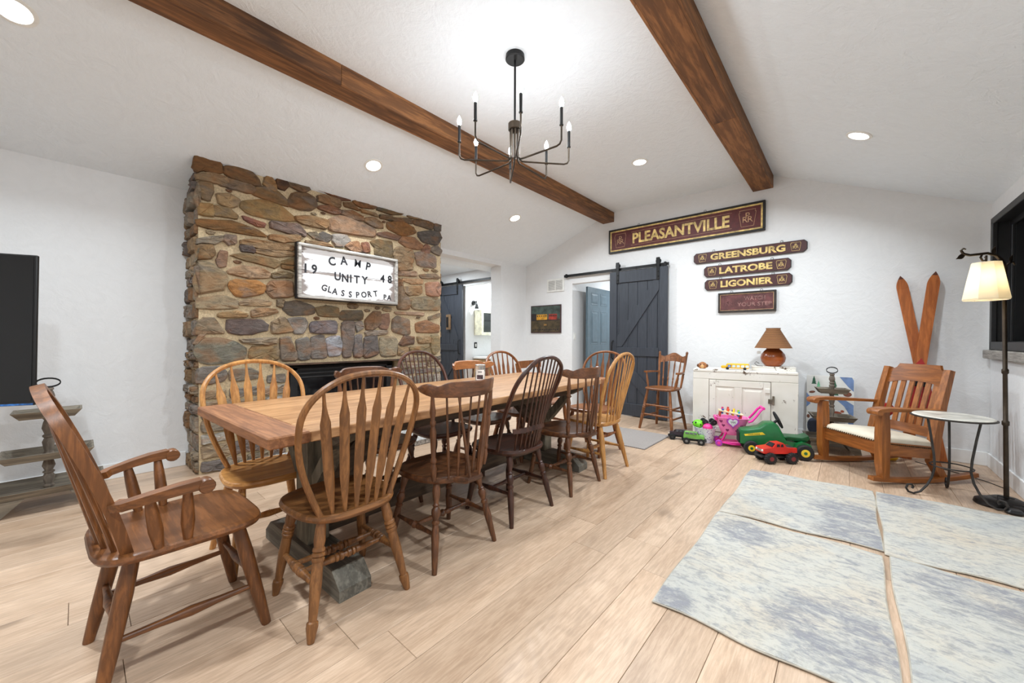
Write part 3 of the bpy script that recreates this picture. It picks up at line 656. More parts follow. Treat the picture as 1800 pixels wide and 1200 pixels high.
def legs(t, mat, prof, zt, top, bot, ztop_off=0.02, seg=12):
    """top/bot: [(x,y) front], [(x,y) back] half widths"""
    pts = {}
    for nm, (tx, ty), (bx, by) in (('f', top[0], bot[0]), ('b', top[1], bot[1])):
        for s_ in (-1, 1):
            a, b_ = Vector((s_ * tx, ty, zt - ztop_off)), Vector((s_ * bx, by, 0)); pts[nm, s_] = (a, b_)
            MB().lathe(a, b_, prof, seg).build('leg', mat, t)
    return pts
def at(pts, k, s_, z):
    a, b_ = pts[k, s_]; f = (a.z - z) / (a.z - b_.z); return a.lerp(b_, f)
def stretch(t, mat, pts, zs, zc, prof, twin=False, zf=None):
    m = {}
    for s_ in (-1, 1):
        a, b_ = at(pts, 'f', s_, zs), at(pts, 'b', s_, zs); m[s_] = (a, b_)
        MB().lathe(a, b_, prof, 10).build('stretcher', mat, t)
    for f in ((0.36, 0.60) if twin else (0.5,)):
        MB().lathe(m[-1][0].lerp(m[-1][1], f), m[1][0].lerp(m[1][1], f), prof, 10).build('stretcher', mat, t)
    if zf: MB().lathe(at(pts, 'f', -1, zf), at(pts, 'f', 1, zf), prof, 10).build('stretcher', mat, t)
class Back:
    def __init__(s, y0, z0, tilt, curve=1.1, keep=False): s.y0, s.z0, s.t, s.c, s.k = y0, z0, tilt, curve, keep
    def P(s, u, v, dy=0.0):
        k = 1.0 if s.k else max(0.08, 1 - v / 0.6)
        return Vector((u, s.y0 + s.c * u * u * k - v * math.sin(s.t) + dy, s.z0 + v * math.cos(s.t)))
def hoop_pts(bk, wb, wm, vm, vh, n=2.2, low=8, up=14):
    R_ = []
    for i in range(low): v = vm * i / low; R_.append((wb + (wm - wb) * math.sin(math.pi / 2 * v / vm), v))
    for i in range(up + 1):
        a = math.pi / 2 * i / up; R_.append((wm * math.cos(a) ** (2 / n), vm + (vh - vm) * math.sin(a) ** (2 / n)))
    L = R_ + [(-u, v) for u, v in R_[-2::-1]]
    return [bk.P(u, v) for u, v in L]
def hoop_v(u, wm, vm, vh, n=2.2): return vm + (vh - vm) * max(0, 1 - (abs(u) / wm) ** n) ** (1 / n)
def arrow_sizes(k=16, wmax=0.0205, th=0.0065):
    S = []
    for i in range(k + 1):
        t = i / k
        if t < 0.3: w_ = 0.0065 + (wmax - 0.0065) * (t / 0.3)
        elif t < 0.76: w_ = wmax
        elif t < 0.84: w_ = wmax + (0.009 - wmax) * (t - 0.76) / 0.08
        else: w_ = 0.009 - 0.004 * (t - 0.84) / 0.16
        S.append((w_, th))
    return S
def hoop_chair(name, label, cat, mz, ms, style, seat=0.445, scale_h=1.0, ns=6, legprof=LEG_RING, strprof=STR_RING, twin=True, lower=False, seatdims=(0.47, 0.40, 0.43), hoop=(0.148, 0.25, 0.39, 0.583), tilt=9.0, curve=1.8, hr=(0.015, 0.0125), bot=((0.205, 0.20), (0.21, -0.205))):
    t = thing(name, label, cat, group='dining chairs around the long table')
    seat_mb(seatdims[0], seatdims[1], seatdims[2], seat, 0.038, 0.01).build('seat', ms, t)
    pts = legs(t, mz, legprof, seat, ((0.15, 0.13), (0.135, -0.12)), bot)
    stretch(t, mz, pts, 0.185, 0.185, strprof, twin)
    bk = Back(-0.185, seat - 0.012, R(tilt), curve); wb, wm, vm, vh = hoop; vh *= scale_h
    MB().loft(hoop_pts(bk, wb, wm, vm, vh), hr, (0, 1, 0.2), 8).build('hoop', mz, t)
    for i in range(ns):
        u = (i / (ns - 1) - 0.5) * 2; ub, ut = u * min(wb, 0.155) * 0.74, u * wm * 0.74
        v1 = hoop_v(ut, wm, vm, vh)
        K = 16; P = []
        for k in range(K + 1):
            q = k / K; P.append(bk.P(ub + (ut - ub) * q, v1 * q))
        if style == 'arrow': MB().loft(P, arrow_sizes(K), (1, 0, 0), 8).build('spindle', mz, t)
        else: MB().loft(P[::2], [(0.0055 + 0.003 * math.sin(math.pi * min(1, q / 4.5)), 0.0055 + 0.003 * math.sin(math.pi * min(1, q / 4.5))) for q in range(K // 2 + 1)], (1, 0, 0), 7).build('spindle', mz, t)
    if lower:
        P = [bk.P(u * 0.155, 0.145 + 0.006 * math.cos(u * 3), -0.004) for u in [x / 8 - 1 for x in range(17)]]
        MB().bar(P, (0.015, 0.008), (0, 0.25, 1)).build('lower_rail', mz, t)
    return t
def crest_mb(bk, v0, v1, half, bow, ears=True, th=0.011):
    """yoke shaped crest rail with rolled ears; returns mesh"""
    rs_ = []; K = 40
    for i in range(K + 1):
        q = (i / K - 0.5) * 2; u = q * half; a = abs(q)
        top = v1 + 0.010 * (1 - a * a) - 0.017 * math.exp(-((a - 0.74) / 0.10) ** 2); bot = v0 + 0.010 * a ** 3
        if ears:
            if a > 0.80: k = (a - 0.80) / 0.20; bot += 0.018 * k
            if a > 0.90: k = (a - 0.90) / 0.10; mid = (top + bot) / 2; top = mid + (top - mid) * math.sqrt(max(0.06, 1 - k * k)); bot = mid + (bot - mid) * math.sqrt(max(0.06, 1 - k * k))
        tt = th * (1.25 if ears and a > 0.8 else 1.0)
        c = [(top, -tt * .6), (top - 0.006, tt), (bot + 0.004, tt), (bot, -tt * .6), (bot + 0.004, -tt), (top - 0.006, -tt)]
        rs_.append([bk.P(u, v, bow * q * q + dy) for v, dy in c])
    return MB().rings(rs_)
def comb_chair(name, label, cat, mz, ms, mc=None):
    t = thing(name, label, cat, group='dining chairs around the long table'); seat = 0.445
    seat_mb(0.47, 0.40, 0.42, seat, 0.04, 0.01, 2.7, tail=0.07).build('seat', ms, t)
    pts = legs(t, mz, LEG_VASE, seat, ((0.15, 0.13), (0.135, -0.12)), ((0.205, 0.20), (0.21, -0.20)))
    stretch(t, mz, pts, 0.17, 0.17, STR_BULB)
    bk = Back(-0.215, seat - 0.01, R(7), 2.2, True); v1 = 0.43
    for s_ in (-1, 1):
        MB().lathe(bk.P(s_ * 0.175, 0), bk.P(s_ * 0.205, v1 + 0.01), [(0, .010), (.06, .014), (.14, .017), (.2, .011), (.22, .016), (.25, .016), (.27, .011), (.5, .015), (.56, .017), (.64, .010), (.66, .015), (.69, .015), (.71, .010), (.8, .016), (.88, .012), (1, .008)], 10).build('back_post', mz, t)
    for i in range(6):
        u = (i / 5 - 0.5) * 2; P = [bk.P(u * 0.112 * (1 - q) + u * 0.150 * q, v1 * q) for q in [k / 8 for k in range(9)]]
        MB().loft(P, [(0.0055 + 0.003 * math.sin(math.pi * min(1, k / 5)),) * 2 for k in range(9)], (1, 0, 0), 7).build('spindle', mz, t)
    for s_ in (-1, 1):
        MB().lathe(Vector((s_ * 0.030, -0.258, seat - 0.012)), bk.P(s_ * 0.10, v1, -0.004), [(0, .007), (.3, .0095), (1, .005)], 8).build('brace_spindle', mz, t)
    crest_mb(bk, v1 - 0.008, v1 + 0.066, 0.255, 0.0).build('crest_rail', mc or ms, t)
    return t
ARROW = wood_pair('brown oak', (86, 53, 27), (146, 98, 55))
ARROWL = wood_pair('golden oak', (150, 94, 42), (206, 150, 86))
ARROWR = wood_pair('reddish oak', (96, 52, 26), (156, 98, 54))
COMB = wood_pair('aged maple', (52, 30, 18), (114, 71, 42))
DARK = wood_pair('dark walnut', (34, 18, 13), (76, 42, 28))
OAK = wood_pair('light oak', (146, 96, 46), (202, 148, 84))
c1 = place(hoop_chair('arrow_back_chair', '', 'chair', *ARROW, 'arrow'), (-1.715, 0.785, 0), R(90), 'nearest brown arrow-back chair with ringed legs on the open side of the table')
c6 = place(hoop_chair('arrow_back_chair', '', 'chair', *ARROWL, 'arrow', legprof=LEG_PLAIN, strprof=STR_SWELL, twin=False), (-2.385, 0.69, 0), R(-90), 'golden arrow-back chair at the fireplace side, nearest the front end of the table')
c10 = place(hoop_chair('arrow_back_chair', '', 'chair', *ARROWR, 'arrow'), (-2.465, 2.92, 0), R(-90), 'reddish arrow-back chair at the fireplace side, nearest the back wall')
ce = place(copy_tree(c10), (-1.985, 3.525, 0), R(177), 'reddish arrow-back chair at the far end of the table')
c2 = place(comb_chair('comb_back_chair', '', 'chair', *COMB), (-1.70, 1.35, 0), R(90), 'comb-back chair with rolled crest on the open side, beside the nearest arrow-back chair')
c4 = place(copy_tree(c2), (-1.70, 2.57, 0), R(90), 'comb-back chair on the open side, between the dark chair and the light oak chair')
c7 = place(copy_tree(c2), (-2.44, 1.385, 0), R(-90), 'comb-back chair in front of the black fireplace insert')
c9 = place(comb_chair('comb_back_chair', '', 'chair', *COMB, mc=wood('honey crest', (128, 76, 38), (182, 118, 66), 'X', 0.4)), (-2.48, 2.44, 0), R(-90), 'comb-back chair with honey coloured crest behind the candle jar')
c3 = place(hoop_chair('bow_back_chair', '', 'chair', *DARK, 'spindle', ns=9, legprof=LEG_VASE, strprof=STR_SWELL, twin=False, lower=True, hoop=(0.195, 0.225, 0.40, 0.615), tilt=13, curve=3.0), (-1.725, 1.94, 0), R(90), 'dark walnut spindle chair with oval bow on the open side of the table')
c8 = place(hoop_chair('bow_back_chair', '', 'chair', *wood_pair('brown walnut', (48, 24, 17), (96, 54, 36)), 'spindle', ns=9, legprof=LEG_VASE, strprof=STR_SWELL, twin=False, lower=True, hoop=(0.195, 0.225, 0.40, 0.615), tilt=12, curve=3.0), (-2.43, 1.90, 0), R(-90), 'dark spindle chair with oval bow at the fireplace corner side')
c5 = place(hoop_chair('bow_back_chair', '', 'chair', *OAK, 'spindle', ns=7, legprof=LEG_PLAIN, strprof=STR_SWELL, twin=False, hoop=(0.18, 0.225, 0.40, 0.60), tilt=9.5, curve=1.6, seatdims=(0.44, 0.40, 0.41)), (-1.69, 3.06, 0), R(90), 'light oak spindle chair, last on the open side of the table')
# low slat-back chair past the table corner
t = thing('slat_back_chair', 'brown chair with a straight crest rail beyond the table, by the white wall corner', 'chair', (-2.62, 3.56, 0), R(-90), 'dining chairs around the long table')
seat_mb(0.45, 0.41, 0.42, 0.45, 0.03, 0.01, 4).build('seat', ARROWR[1], t)
for s_ in (-1, 1):
    MB().bar([(s_ * 0.19, -0.19, 0), (s_ * 0.19, -0.18, 0.44), (s_ * 0.195, -0.26, 0.86)], (0.018, 0.014), (1, 0, 0)).build('back_post', ARROWR[0], t)
    MB().lathe((s_ * 0.16, 0.15, 0.43), (s_ * 0.19, 0.19, 0), LEG_PLAIN, 10).build('leg', ARROWR[0], t)
    MB().lathe((s_ * 0.175, 0.17, 0.2), (s_ * 0.19, -0.18, 0.2), STR_SWELL, 8).build('stretcher', ARROWR[0], t)
for z0, z1 in ((0.80, 0.885), (0.66, 0.71)):
    MB().bar([(u * 0.22, -0.16 - (z0 - 0.44) * 0.2 - 0.03 * (1 - u * u), (z0 + z1) / 2) for u in [k / 5 - 1 for k in range(11)]], (0.009, (z1 - z0) / 2), (0, 1, 0)).build('back_rail', ARROWR[0], t)

# armchair at the near end
AM = wood_pair('reddish brown armchair', (72, 41, 20), (136, 85, 45))
AMY = wood('reddish brown armchair arm', (72, 41, 20), (136, 85, 45), 'Y', 0.38, 60, False, False, 0.1)
t = thing('armchair', 'reddish wooden armchair with curved arms at the near end of the table', 'chair', (-1.955, 0.255, 0), R(2.4), 'dining chairs around the long table')
seat = 0.445
seat_mb(0.50, 0.45, 0.48, seat, 0.036, 0.0, 4.6, dish=0.01).build('seat', AM[1], t)
pts = legs(t, AM[0], LEG_SMOOTH, seat, ((0.16, 0.15), (0.145, -0.14)), ((0.212, 0.235), (0.195, -0.225)))
for s_ in (-1, 1): MB().lathe(at(pts, 'f', s_, 0.165), at(pts, 'b', s_, 0.165), STR_SWELL, 10).build('stretcher', AMY, t)
MB().lathe(at(pts, 'f', -1, 0.21), at(pts, 'f', 1, 0.21), STR_SWELL, 10).build('stretcher', AM[0], t)
MB().lathe(at(pts, 'b', -1, 0.21), at(pts, 'b', 1, 0.21), STR_SWELL, 10).build('stretcher', AM[0], t)
bk = Back(-0.212, seat - 0.012, R(13), 1.9); wb, wm, vm, vh = 0.17, 0.215, 0.40, 0.565
MB().bar(hoop_pts(bk, wb, wm, vm, vh, 2.6), (0.0155, 0.011), (0, 1, 0.28)).build('hoop', AM[0], t)
for i in range(6):
    u = (i / 5 - 0.5) * 2; ub, ut = u * wb * 0.74, u * wm * 0.74; v1 = hoop_v(ut, wm, vm, vh, 2.6)
    MB().loft([bk.P(ub + (ut - ub) * k / 16, v1 * k / 16) for k in range(17)], [(0.006 + 0.007 * math.sin(math.pi * k / 16), 0.007) for k in range(17)], (1, 0, 0), 8).build('spindle', AM[0], t)
for s_ in (-1, 1):
    ar = [bk.P(s_ * 0.205, 0.185) + Vector((0, 0.01, 0)), Vector((s_ * 0.235, -0.17, 0.618)), Vector((s_ * 0.256, -0.10, 0.632)), Vector((s_ * 0.268, -0.04, 0.640)), Vector((s_ * 0.272, 0.015, 0.643))]
    ao = MB().bar(ar, [(0.018, 0.013), (0.019, 0.013), (0.022, 0.014), (0.024, 0.016), (0.022, 0.017)], (1, 0, 0))
    ao.lathe((s_ * 0.272 - 0.025, 0.028, 0.634), (s_ * 0.272 + 0.025, 0.028, 0.634), [(0, .022), (.08, .025), (.92, .025), (1, .022)], 14)
    ao.build('armrest', AMY, t)
    for yb, yt in ((-0.085, -0.115), (-0.01, -0.02)):
        MB().lathe((s_ * 0.214, yb, seat - 0.006), (s_ * (0.25 if yb < -0.05 else 0.268), yt, 0.634), [(0, .013), (.35, .020), (.7, .017), (1, .012)], 10).build('arm_support', AM[0], t)

# candle jar
t = thing('candle_jar', 'glass candle jar with a dark picture label on the table', 'candle', (-2.305, 2.22, TZ))
gm, nt, b = base_mat('clear jar glass', (235, 238, 238), 0.05); b.inputs['Transmission Weight'].default_value = 0.85
MB().lathe((0, 0, 0), (0, 0, 0.135), [(0, .038), (.03, .042), (.97, .042), (1, .041)], 24).build('jar', gm, t)
MB().lathe((0, 0, 0.006), (0, 0, 0.085), [(0, .039), (1, .039)], 24).build('wax', plain('cream wax', (232, 226, 214), 0.6), t)
MB().lathe((0, 0, 0.135), (0, 0, 0.146), [(0, .043), (.2, .0435), (.8, .0435), (1, .041)], 24).build('lid', plain('tin lid', (190, 190, 188), 0.35, 0.8), t)
def arc_panel(r, a0, a1, z0, z1, n=8):
    mb = MB(); vs_ = []; fs = []
    for i in range(n + 1):
        a = a0 + (a1 - a0) * i / n; vs_ += [(r * math.cos(a), r * math.sin(a), z0), (r * math.cos(a), r * math.sin(a), z1)]
    for i in range(n): fs.append((2 * i, 2 * i + 2, 2 * i + 3, 2 * i + 1))
    return mb.add(vs_, fs)
lo = arc_panel(0.0428, R(-95), R(5), 0.02, 0.105).build('label', plain('paper label', (232, 230, 226), 0.7), t)
arc_panel(0.0434, R(-82), R(-12), 0.028, 0.062).build('label_picture', plain('dark photo print', (62, 50, 54), 0.6, 0, 0.6, 60), lo)
arc_panel(0.0434, R(-70), R(-25), 0.082, 0.092).build('label_print', plain('grey print', (130, 128, 128), 0.6), lo)
# ------------------------------------------------------------------ sliding barn doors
def barn_door(name, label, x0, x1, y, ztop, rail0, rail1, mirror=False, handle_x=None):
    """door hangs in front of a wall facing -y; y = wall face"""
    t = thing(name, label, 'door', ((x0 + x1) / 2, y, 0), 0); W = x1 - x0; z0 = 0.012; H_ = ztop - z0; yo = -0.055
    nb = 6; bw = W / nb
    for i in range(nb):
        MB().box((-W / 2 + bw * (i + 0.5), yo, z0 + H_ / 2), (bw - 0.004, 0.022, H_), None, 0.003).build('plank', M['barn'], t, smooth=0)
    sw = 0.115; yf = yo - 0.02
    for s_ in (-1, 1): MB().box((s_ * (W / 2 - sw / 2), yf, z0 + H_ / 2), (sw, 0.02, H_), None, 0.003).build('stile', M['barn'], t, smooth=0)
    zm = z0 + H_ * 0.44
    for zc, hh in ((z0 + 0.09, 0.18), (zm, 0.125), (ztop - 0.09, 0.17)):
        MB().box((0, yf, zc), (W - 2 * sw - 0.004, 0.02, hh), None, 0.003).build('rail', M['barn'], t, smooth=0)
    xi = W / 2 - sw - 0.005; sg_ = -1 if mirror else 1
    for za, zb, s2 in ((zm + 0.07, ztop - 0.18, sg_), (z0 + 0.185, zm - 0.07, -sg_)):
        a, b_ = Vector((-xi * s2, yf + 0.003, za)), Vector((xi * s2, yf + 0.003, zb)); d = (b_ - a).normalized(); up = Vector((0, -1, 0)).cross(d) * 0.055
        k = 0.075
        q = [Vector((-xi * s2, 0, za)), Vector((-xi * s2 + s2 * k, 0, za)), Vector((xi * s2, 0, zb - k * 1.9)), Vector((xi * s2, 0, zb)), Vector((xi * s2 - s2 * k, 0, zb)), Vector((-xi * s2, 0, za + k * 1.9))]
        MB().rings([[(p.x, yf + 0.008, p.z) for p in q], [(p.x, yf - 0.006, p.z) for p in q]]).build('brace', M['barn'], t, smooth=0)
    for s_ in (-1, 1):
        hx = s_ * (W / 2 - 0.13); hg = MB().box((hx, yf - 0.014, ztop - 0.03), (0.042, 0.008, 0.30), None, 0.002).box((hx, yf - 0.014, ztop + 0.075), (0.056, 0.012, 0.12), None, 0.008)
        hg.lathe((hx, yf - 0.01, ztop + 0.085), (hx, yf + 0.02, ztop + 0.085), [(0, .034), (.1, .036), (.9, .036), (1, .034)], 18)
        for dz in (-0.06, -0.13): hg.lathe((hx, yf - 0.026, ztop + dz), (hx, yf - 0.01, ztop + dz), [(0, .010), (1, .010)], 8)
        hg.build('hanger', M['black'], t)
    hx = handle_x if handle_x is not None else -W / 2 + 0.06
    MB().loft([(hx, yf - 0.01, 0.84), (hx, yf - 0.05, 0.86), (hx, yf - 0.055, 0.98), (hx, yf - 0.05, 1.10), (hx, yf - 0.01, 1.12)], (0.011, 0.008), (1, 0, 0), 8).build('handle', M['black'], t)
    return t
def barn_rail(label, x0, x1, y, z):
    t = thing('barn_door_rail', label, 'rail', ((x0 + x1) / 2, y, z)); L = x1 - x0
    MB().box((0, -0.055, 0), (L, 0.008, 0.042), None, 0.002).build('track', M['black'], t, smooth=0)
    for k in range(5): x = -L / 2 + 0.1 + (L - 0.2) * k / 4; MB().lathe((x, 0, 0), (x, -0.064, 0), [(0, .012), (.8, .012), (.81, .016), (1, .016)], 10).build('spacer_bolt', M['black'], t)
    for s_ in (-1, 1): MB().box((s_ * (L / 2 - 0.05), -0.06, 0.0), (0.03, 0.03, 0.062), None, 0.003).build('end_stop', M['black'], t, smooth=0)
barn_door('sliding_barn_door', 'charcoal sliding barn door hanging below the longest station sign', -2.755, -1.885, YB, 2.165, 0, 0)
barn_rail('black iron track carrying the charcoal door on the gable wall', -3.61, -1.875, YB, 2.198)
barn_door('sliding_barn_door', 'charcoal barn door in the hall beside the stone fireplace', -6.40, -5.62, HY, 2.19, 0, 0, True, 0.33)
barn_rail('black iron track in the hall past the fireplace', -7.2, -4.78, HY, 2.238)
t = thing('door_plaque', 'small brown wooden plaque hanging on the hall barn door', 'plaque', (-6.0, HY - 0.09, 1.47))
MB().box((0, -0.012, 0), (0.13, 0.02, 0.30), None, 0.004).build('plaque_board', plain('rough brown wood', (118, 92, 66), 0.8), t, smooth=0)
MB().box((-0.02, -0.026, 0), (0.06, 0.01, 0.2), None, 0.003).build('plaque_inset', M['black'], t, smooth=0)

# ------------------------------------------------------------------ railway signs on the gable wall
maroon = plain('maroon sign paint', (88, 34, 34), 0.55, 0, 0.12, 25)
maroon2 = plain('dark maroon sign paint', (72, 38, 38), 0.55, 0, 0.12, 25)
gold = plain('aged gold leaf', (212, 178, 112), 0.5, 0, 0.25, 18)
goldthin = plain('faded gold line', (184, 146, 110), 0.6, 0, 0.2, 30)
sblack = plain('black sign edge', (30, 27, 26), 0.5, 0, 0.2)
AX, AZ, AN = (1, 0, 0), (0, 0, 1), (0, -1, 0)
def strip(mb, pts, w_, d0, d1, close=True):
    P = [Vector(p) for p in pts]; n = len(P)
    for i in range(n if close else n - 1):
        a, b_ = P[i], P[(i + 1) % n]; d = (b_ - a).normalized(); nn = Vector((-d.y, d.x)) * w_ / 2
        a2, b2 = a - d * w_ / 2, b_ + d * w_ / 2
        mb.prism([tuple(a2 - nn), tuple(b2 - nn), tuple(b2 + nn), tuple(a2 + nn)], (0, 0, 0), AX, AZ, AN, d0, d1)
def keystone(t, cx, cz, w_, h_, d, mat, wline):
    k = [(-0.36, -0.5), (0.36, -0.5), (0.5, 0.36), (0.44, 0.36), (0.46, 0.5), (-0.46, 0.5), (-0.44, 0.36), (-0.5, 0.36)]
    mb = MB(); strip(mb, [(cx + a * w_, cz + b_ * h_) for a, b_ in k], wline, d, d + 0.0015)
    for ch, dx, dz, s_ in (('P', 0.0, 0.14, 0.52), ('R', -0.15, -0.10, 0.52), ('R', 0.15, -0.10, 0.52)):
        vs_, fs = text_mb(ch, h_ * s_, 0.0, 0.0007)
        # thin lettering: keep only an outline-like narrow glyph
        mb.add(map_plane(vs_, (cx + dx * w_, -d - 0.001, cz + dz * h_), AX, AZ, AN), fs)
    mb.build('keystone_emblem', mat, t, smooth=0)
def lettering(t, body, cx, cz, width, hgt, d, mat, off=0.004):
    vs_, fs = text_mb(body, 1.0, 0.02, 0.0)
    x0, x1 = min(v.x for v in vs_), max(v.x for v in vs_); z0, z1 = min(v.y for v in vs_), max(v.y for v in vs_)
    vs_, fs = text_mb(body, hgt / (z1 - z0), off, 0.0012)
    x0, x1 = min(v.x for v in vs_), max(v.x for v in vs_); z0, z1 = min(v.y for v in vs_), max(v.y for v in vs_)
    vs_ = [Vector(((v.x - (x0 + x1) / 2) * width / (x1 - x0), v.y - (z0 + z1) / 2, v.z)) for v in vs_]
    MB().add(map_plane(vs_, (cx, -d - 0.0012, cz), AX, AZ, AN), fs).build('lettering', mat, t, smooth=0)
def hook(t, x, z): MB().loft([(x + 0.014 * math.cos(a), -0.012, z + 0.018 + 0.014 * math.sin(a)) for a in [k * math.pi / 5 for k in range(10)]], (0.0022, 0.0022), None, 6, True).build('hanging_eye', M['black'], t)
SY = YB - 0.004
# large framed sign
t = thing('station_sign', 'long framed maroon station sign with gold letters, highest on the gable wall', 'sign', (-1.778, SY, 2.642)); W, H_ = 2.045, 0.362
MB().box((0, -0.014, 0), (W - 0.03, 0.02, H_ - 0.03)).build('sign_board', maroon, t, smooth=0)
for c, d in (((0, -0.018, H_ / 2 - 0.013), (W, 0.036, 0.026)), ((0, -0.018, -H_ / 2 + 0.013), (W, 0.036, 0.026)), ((-W / 2 + 0.013, -0.018, 0), (0.026, 0.036, H_ - 0.052)), ((W / 2 - 0.013, -0.018, 0), (0.026, 0.036, H_ - 0.052))):
    MB().box(c, d, None, 0.004).build('frame_bar', sblack, t, smooth=0)
for c, d in (((0, -0.027, H_ / 2 - 0.036), (W - 0.052, 0.008, 0.02)), ((0, -0.027, -H_ / 2 + 0.036), (W - 0.052, 0.008, 0.02)), ((-W / 2 + 0.036, -0.027, 0), (0.02, 0.008, H_ - 0.092)), ((W / 2 - 0.036, -0.027, 0), (0.02, 0.008, H_ - 0.092))):
    MB().box(c, d, None, 0.002).build('gold_moulding', gold, t, smooth=0)
lettering(t, 'PLEASANTVILLE', 0.0, 0.0, 1.28, 0.152, 0.0245, gold, 0.006)
mb = MB()
for z in (0.098, -0.098): mb.box((0, -0.0247, z), (1.33, 0.0012, 0.003))
mb.build('pin_line', goldthin, t, smooth=0)
for s_ in (-1, 1): keystone(t, s_ * 0.835, 0.0, 0.185, 0.20, 0.0242, goldthin, 0.004)
for s_ in (-0.55, 0.35): hook(t, s_, H_ / 2 - 0.006)
def plank_sign(body, x0, x1, z0, z1, label, tw):
    W, H_ = x1 - x0, z1 - z0; t = thing('station_sign', label, 'sign', ((x0 + x1) / 2, SY, (z0 + z1) / 2)); c = 0.03
    out = [(-W / 2 + c, -H_ / 2), (W / 2 - c, -H_ / 2), (W / 2, -H_ / 2 + c), (W / 2, H_ / 2 - c), (W / 2 - c, H_ / 2), (-W / 2 + c, H_ / 2), (-W / 2, H_ / 2 - c), (-W / 2, -H_ / 2 + c)]
    MB().prism(out, (0, 0, 0), AX, AZ, AN, 0.0, 0.02).build('sign_board', sblack, t, smooth=0)
    inn = [(a * (1 - 0.008 / W * 2), b_ * 0.96) for a, b_ in out]
    MB().prism(inn, (0, 0, 0), AX, AZ, AN, 0.018, 0.0225).build('sign_face', maroon2, t, smooth=0)
    lettering(t, body, 0, 0, tw, H_ * 0.58, 0.0225, gold, 0.004)
    kx = tw / 2 + (W / 2 - tw / 2) * 0.47
    for s_ in (-1, 1): keystone(t, s_ * kx, 0, 0.098, 0.094, 0.0225, gold, 0.003)
    for s_ in (-0.3, 0.3): hook(t, s_ * W, H_ / 2 - 0.008)
plank_sign('GREENSBURG', -1.562, -0.352, 2.150, 2.287, 'dark maroon plank sign, widest of the three unframed ones under the framed one', 0.80)
plank_sign('LATROBE', -1.434, -0.500, 1.960, 2.100, 'dark maroon plank sign between two other plank signs', 0.57)
plank_sign('LIGONIER', -1.424, -0.488, 1.786, 1.924, 'dark maroon plank sign lowest of the three unframed ones', 0.56)
t = thing('caution_sign', 'small framed faded maroon sign above the wicker lamp', 'sign', (-0.951, SY, 1.613)); W, H_ = 0.622, 0.252
fade = plain('faded maroon paint', (92, 52, 52), 0.6, 0, 0.25, 14)
MB().box((0, -0.012, 0), (W - 0.03, 0.016, H_ - 0.03)).build('sign_board', fade, t, smooth=0)
brn = plain('brown black frame', (48, 40, 36), 0.55, 0, 0.3)
for c, d in (((0, -0.016, H_ / 2 - 0.012), (W, 0.032, 0.024)), ((0, -0.016, -H_ / 2 + 0.012), (W, 0.032, 0.024)), ((-W / 2 + 0.012, -0.016, 0), (0.024, 0.032, H_ - 0.048)), ((W / 2 - 0.012, -0.016, 0), (0.024, 0.032, H_ - 0.048))):
    MB().box(c, d, None, 0.004).build('frame_bar', brn, t, smooth=0)
for c, d in (((0, -0.024, H_ / 2 - 0.027), (W - 0.048, 0.006, 0.005)), ((0, -0.024, -H_ / 2 + 0.027), (W - 0.048, 0.006, 0.005)), ((-W / 2 + 0.027, -0.024, 0), (0.005, 0.006, H_ - 0.06)), ((W / 2 - 0.027, -0.024, 0), (0.005, 0.006, H_ - 0.06))):
    MB().box(c, d).build('gilt_slip', goldthin, t, smooth=0)
ghost = plain('ghost lettering', (140, 104, 98), 0.7, 0, 0.3, 30)
lettering(t, 'WATCH', 0.09, 0.042, 0.22, 0.048, 0.0205, ghost, 0.0008)
lettering(t, 'YOUR STEP', 0.085, -0.03, 0.36, 0.048, 0.0205, ghost, 0.0008)
keystone(t, -0.19, 0.0, 0.13, 0.15, 0.0205, plain('ghost emblem', (112, 72, 70), 0.7), 0.003)
for s_ in (-0.16, 0.16): hook(t, s_, H_ / 2 - 0.01)

# train picture
t = thing('train_picture', 'dark painting of a yellow and a red railcar near the wall corner', 'picture', (-4.02, SY, 1.492)); W, H_ = 0.655, 0.49
cols = {'sky': plain('teal grey paint', (62, 74, 68), 0.7, 0, 0.35, 9), 'hill': plain('murky brown paint', (72, 60, 40), 0.7, 0, 0.35, 9), 'yel': plain('yellow car paint', (196, 142, 44), 0.7, 0, 0.2, 20), 'red': plain('red car paint', (146, 52, 40), 0.7, 0, 0.25, 20), 'dk': plain('dark paint', (42, 34, 34), 0.7, 0, 0.4, 30)}
pb = MB().box((0, -0.01, 0), (W, 0.02, H_), None, 0.003).build('frame', plain('dark red frame', (62, 36, 38), 0.6), t, smooth=0)
def rect(name, x0, x1, z0, z1, d, mat): return MB().box(((x0 + x1) / 2, -d, (z0 + z1) / 2), (x1 - x0, 0.0016, z1 - z0)).build(name, mat, t, smooth=0)
rect('painted_sky', -0.31, 0.31, 0.0, 0.228, 0.0205, cols['sky'])
rect('painted_ground', -0.31, 0.31, -0.228, 0.0, 0.0205, cols['hill'])
rect('painted_hill', -0.31, -0.20, -0.02, 0.10, 0.0212, cols['dk'])
rect('painted_track', -0.31, 0.31, -0.03, -0.012, 0.0214, cols['dk'])
for x0, x1, m_ in ((-0.195, 0.04, 'yel'), (0.075, 0.25, 'red')):
    rect('painted_railcar', x0, x1, -0.012, 0.085, 0.022, cols[m_])
    for k in range(5): q = x0 + 0.015 + (x1 - x0 - 0.04) * k / 4.2; rect('painted_window', q, q + 0.02, 0.045, 0.066, 0.0232, cols['dk'])
rect('painted_handcar', -0.03, 0.03, -0.115, -0.085, 0.022, plain('ochre paint', (150, 112, 58), 0.7))
for k in range(14): rect('painted_ballast', -0.27 + k * 0.04, -0.245 + k * 0.04, -0.205 + (k % 3) * 0.006, -0.178 + (k % 2) * 0.008, 0.022, cols['dk'])
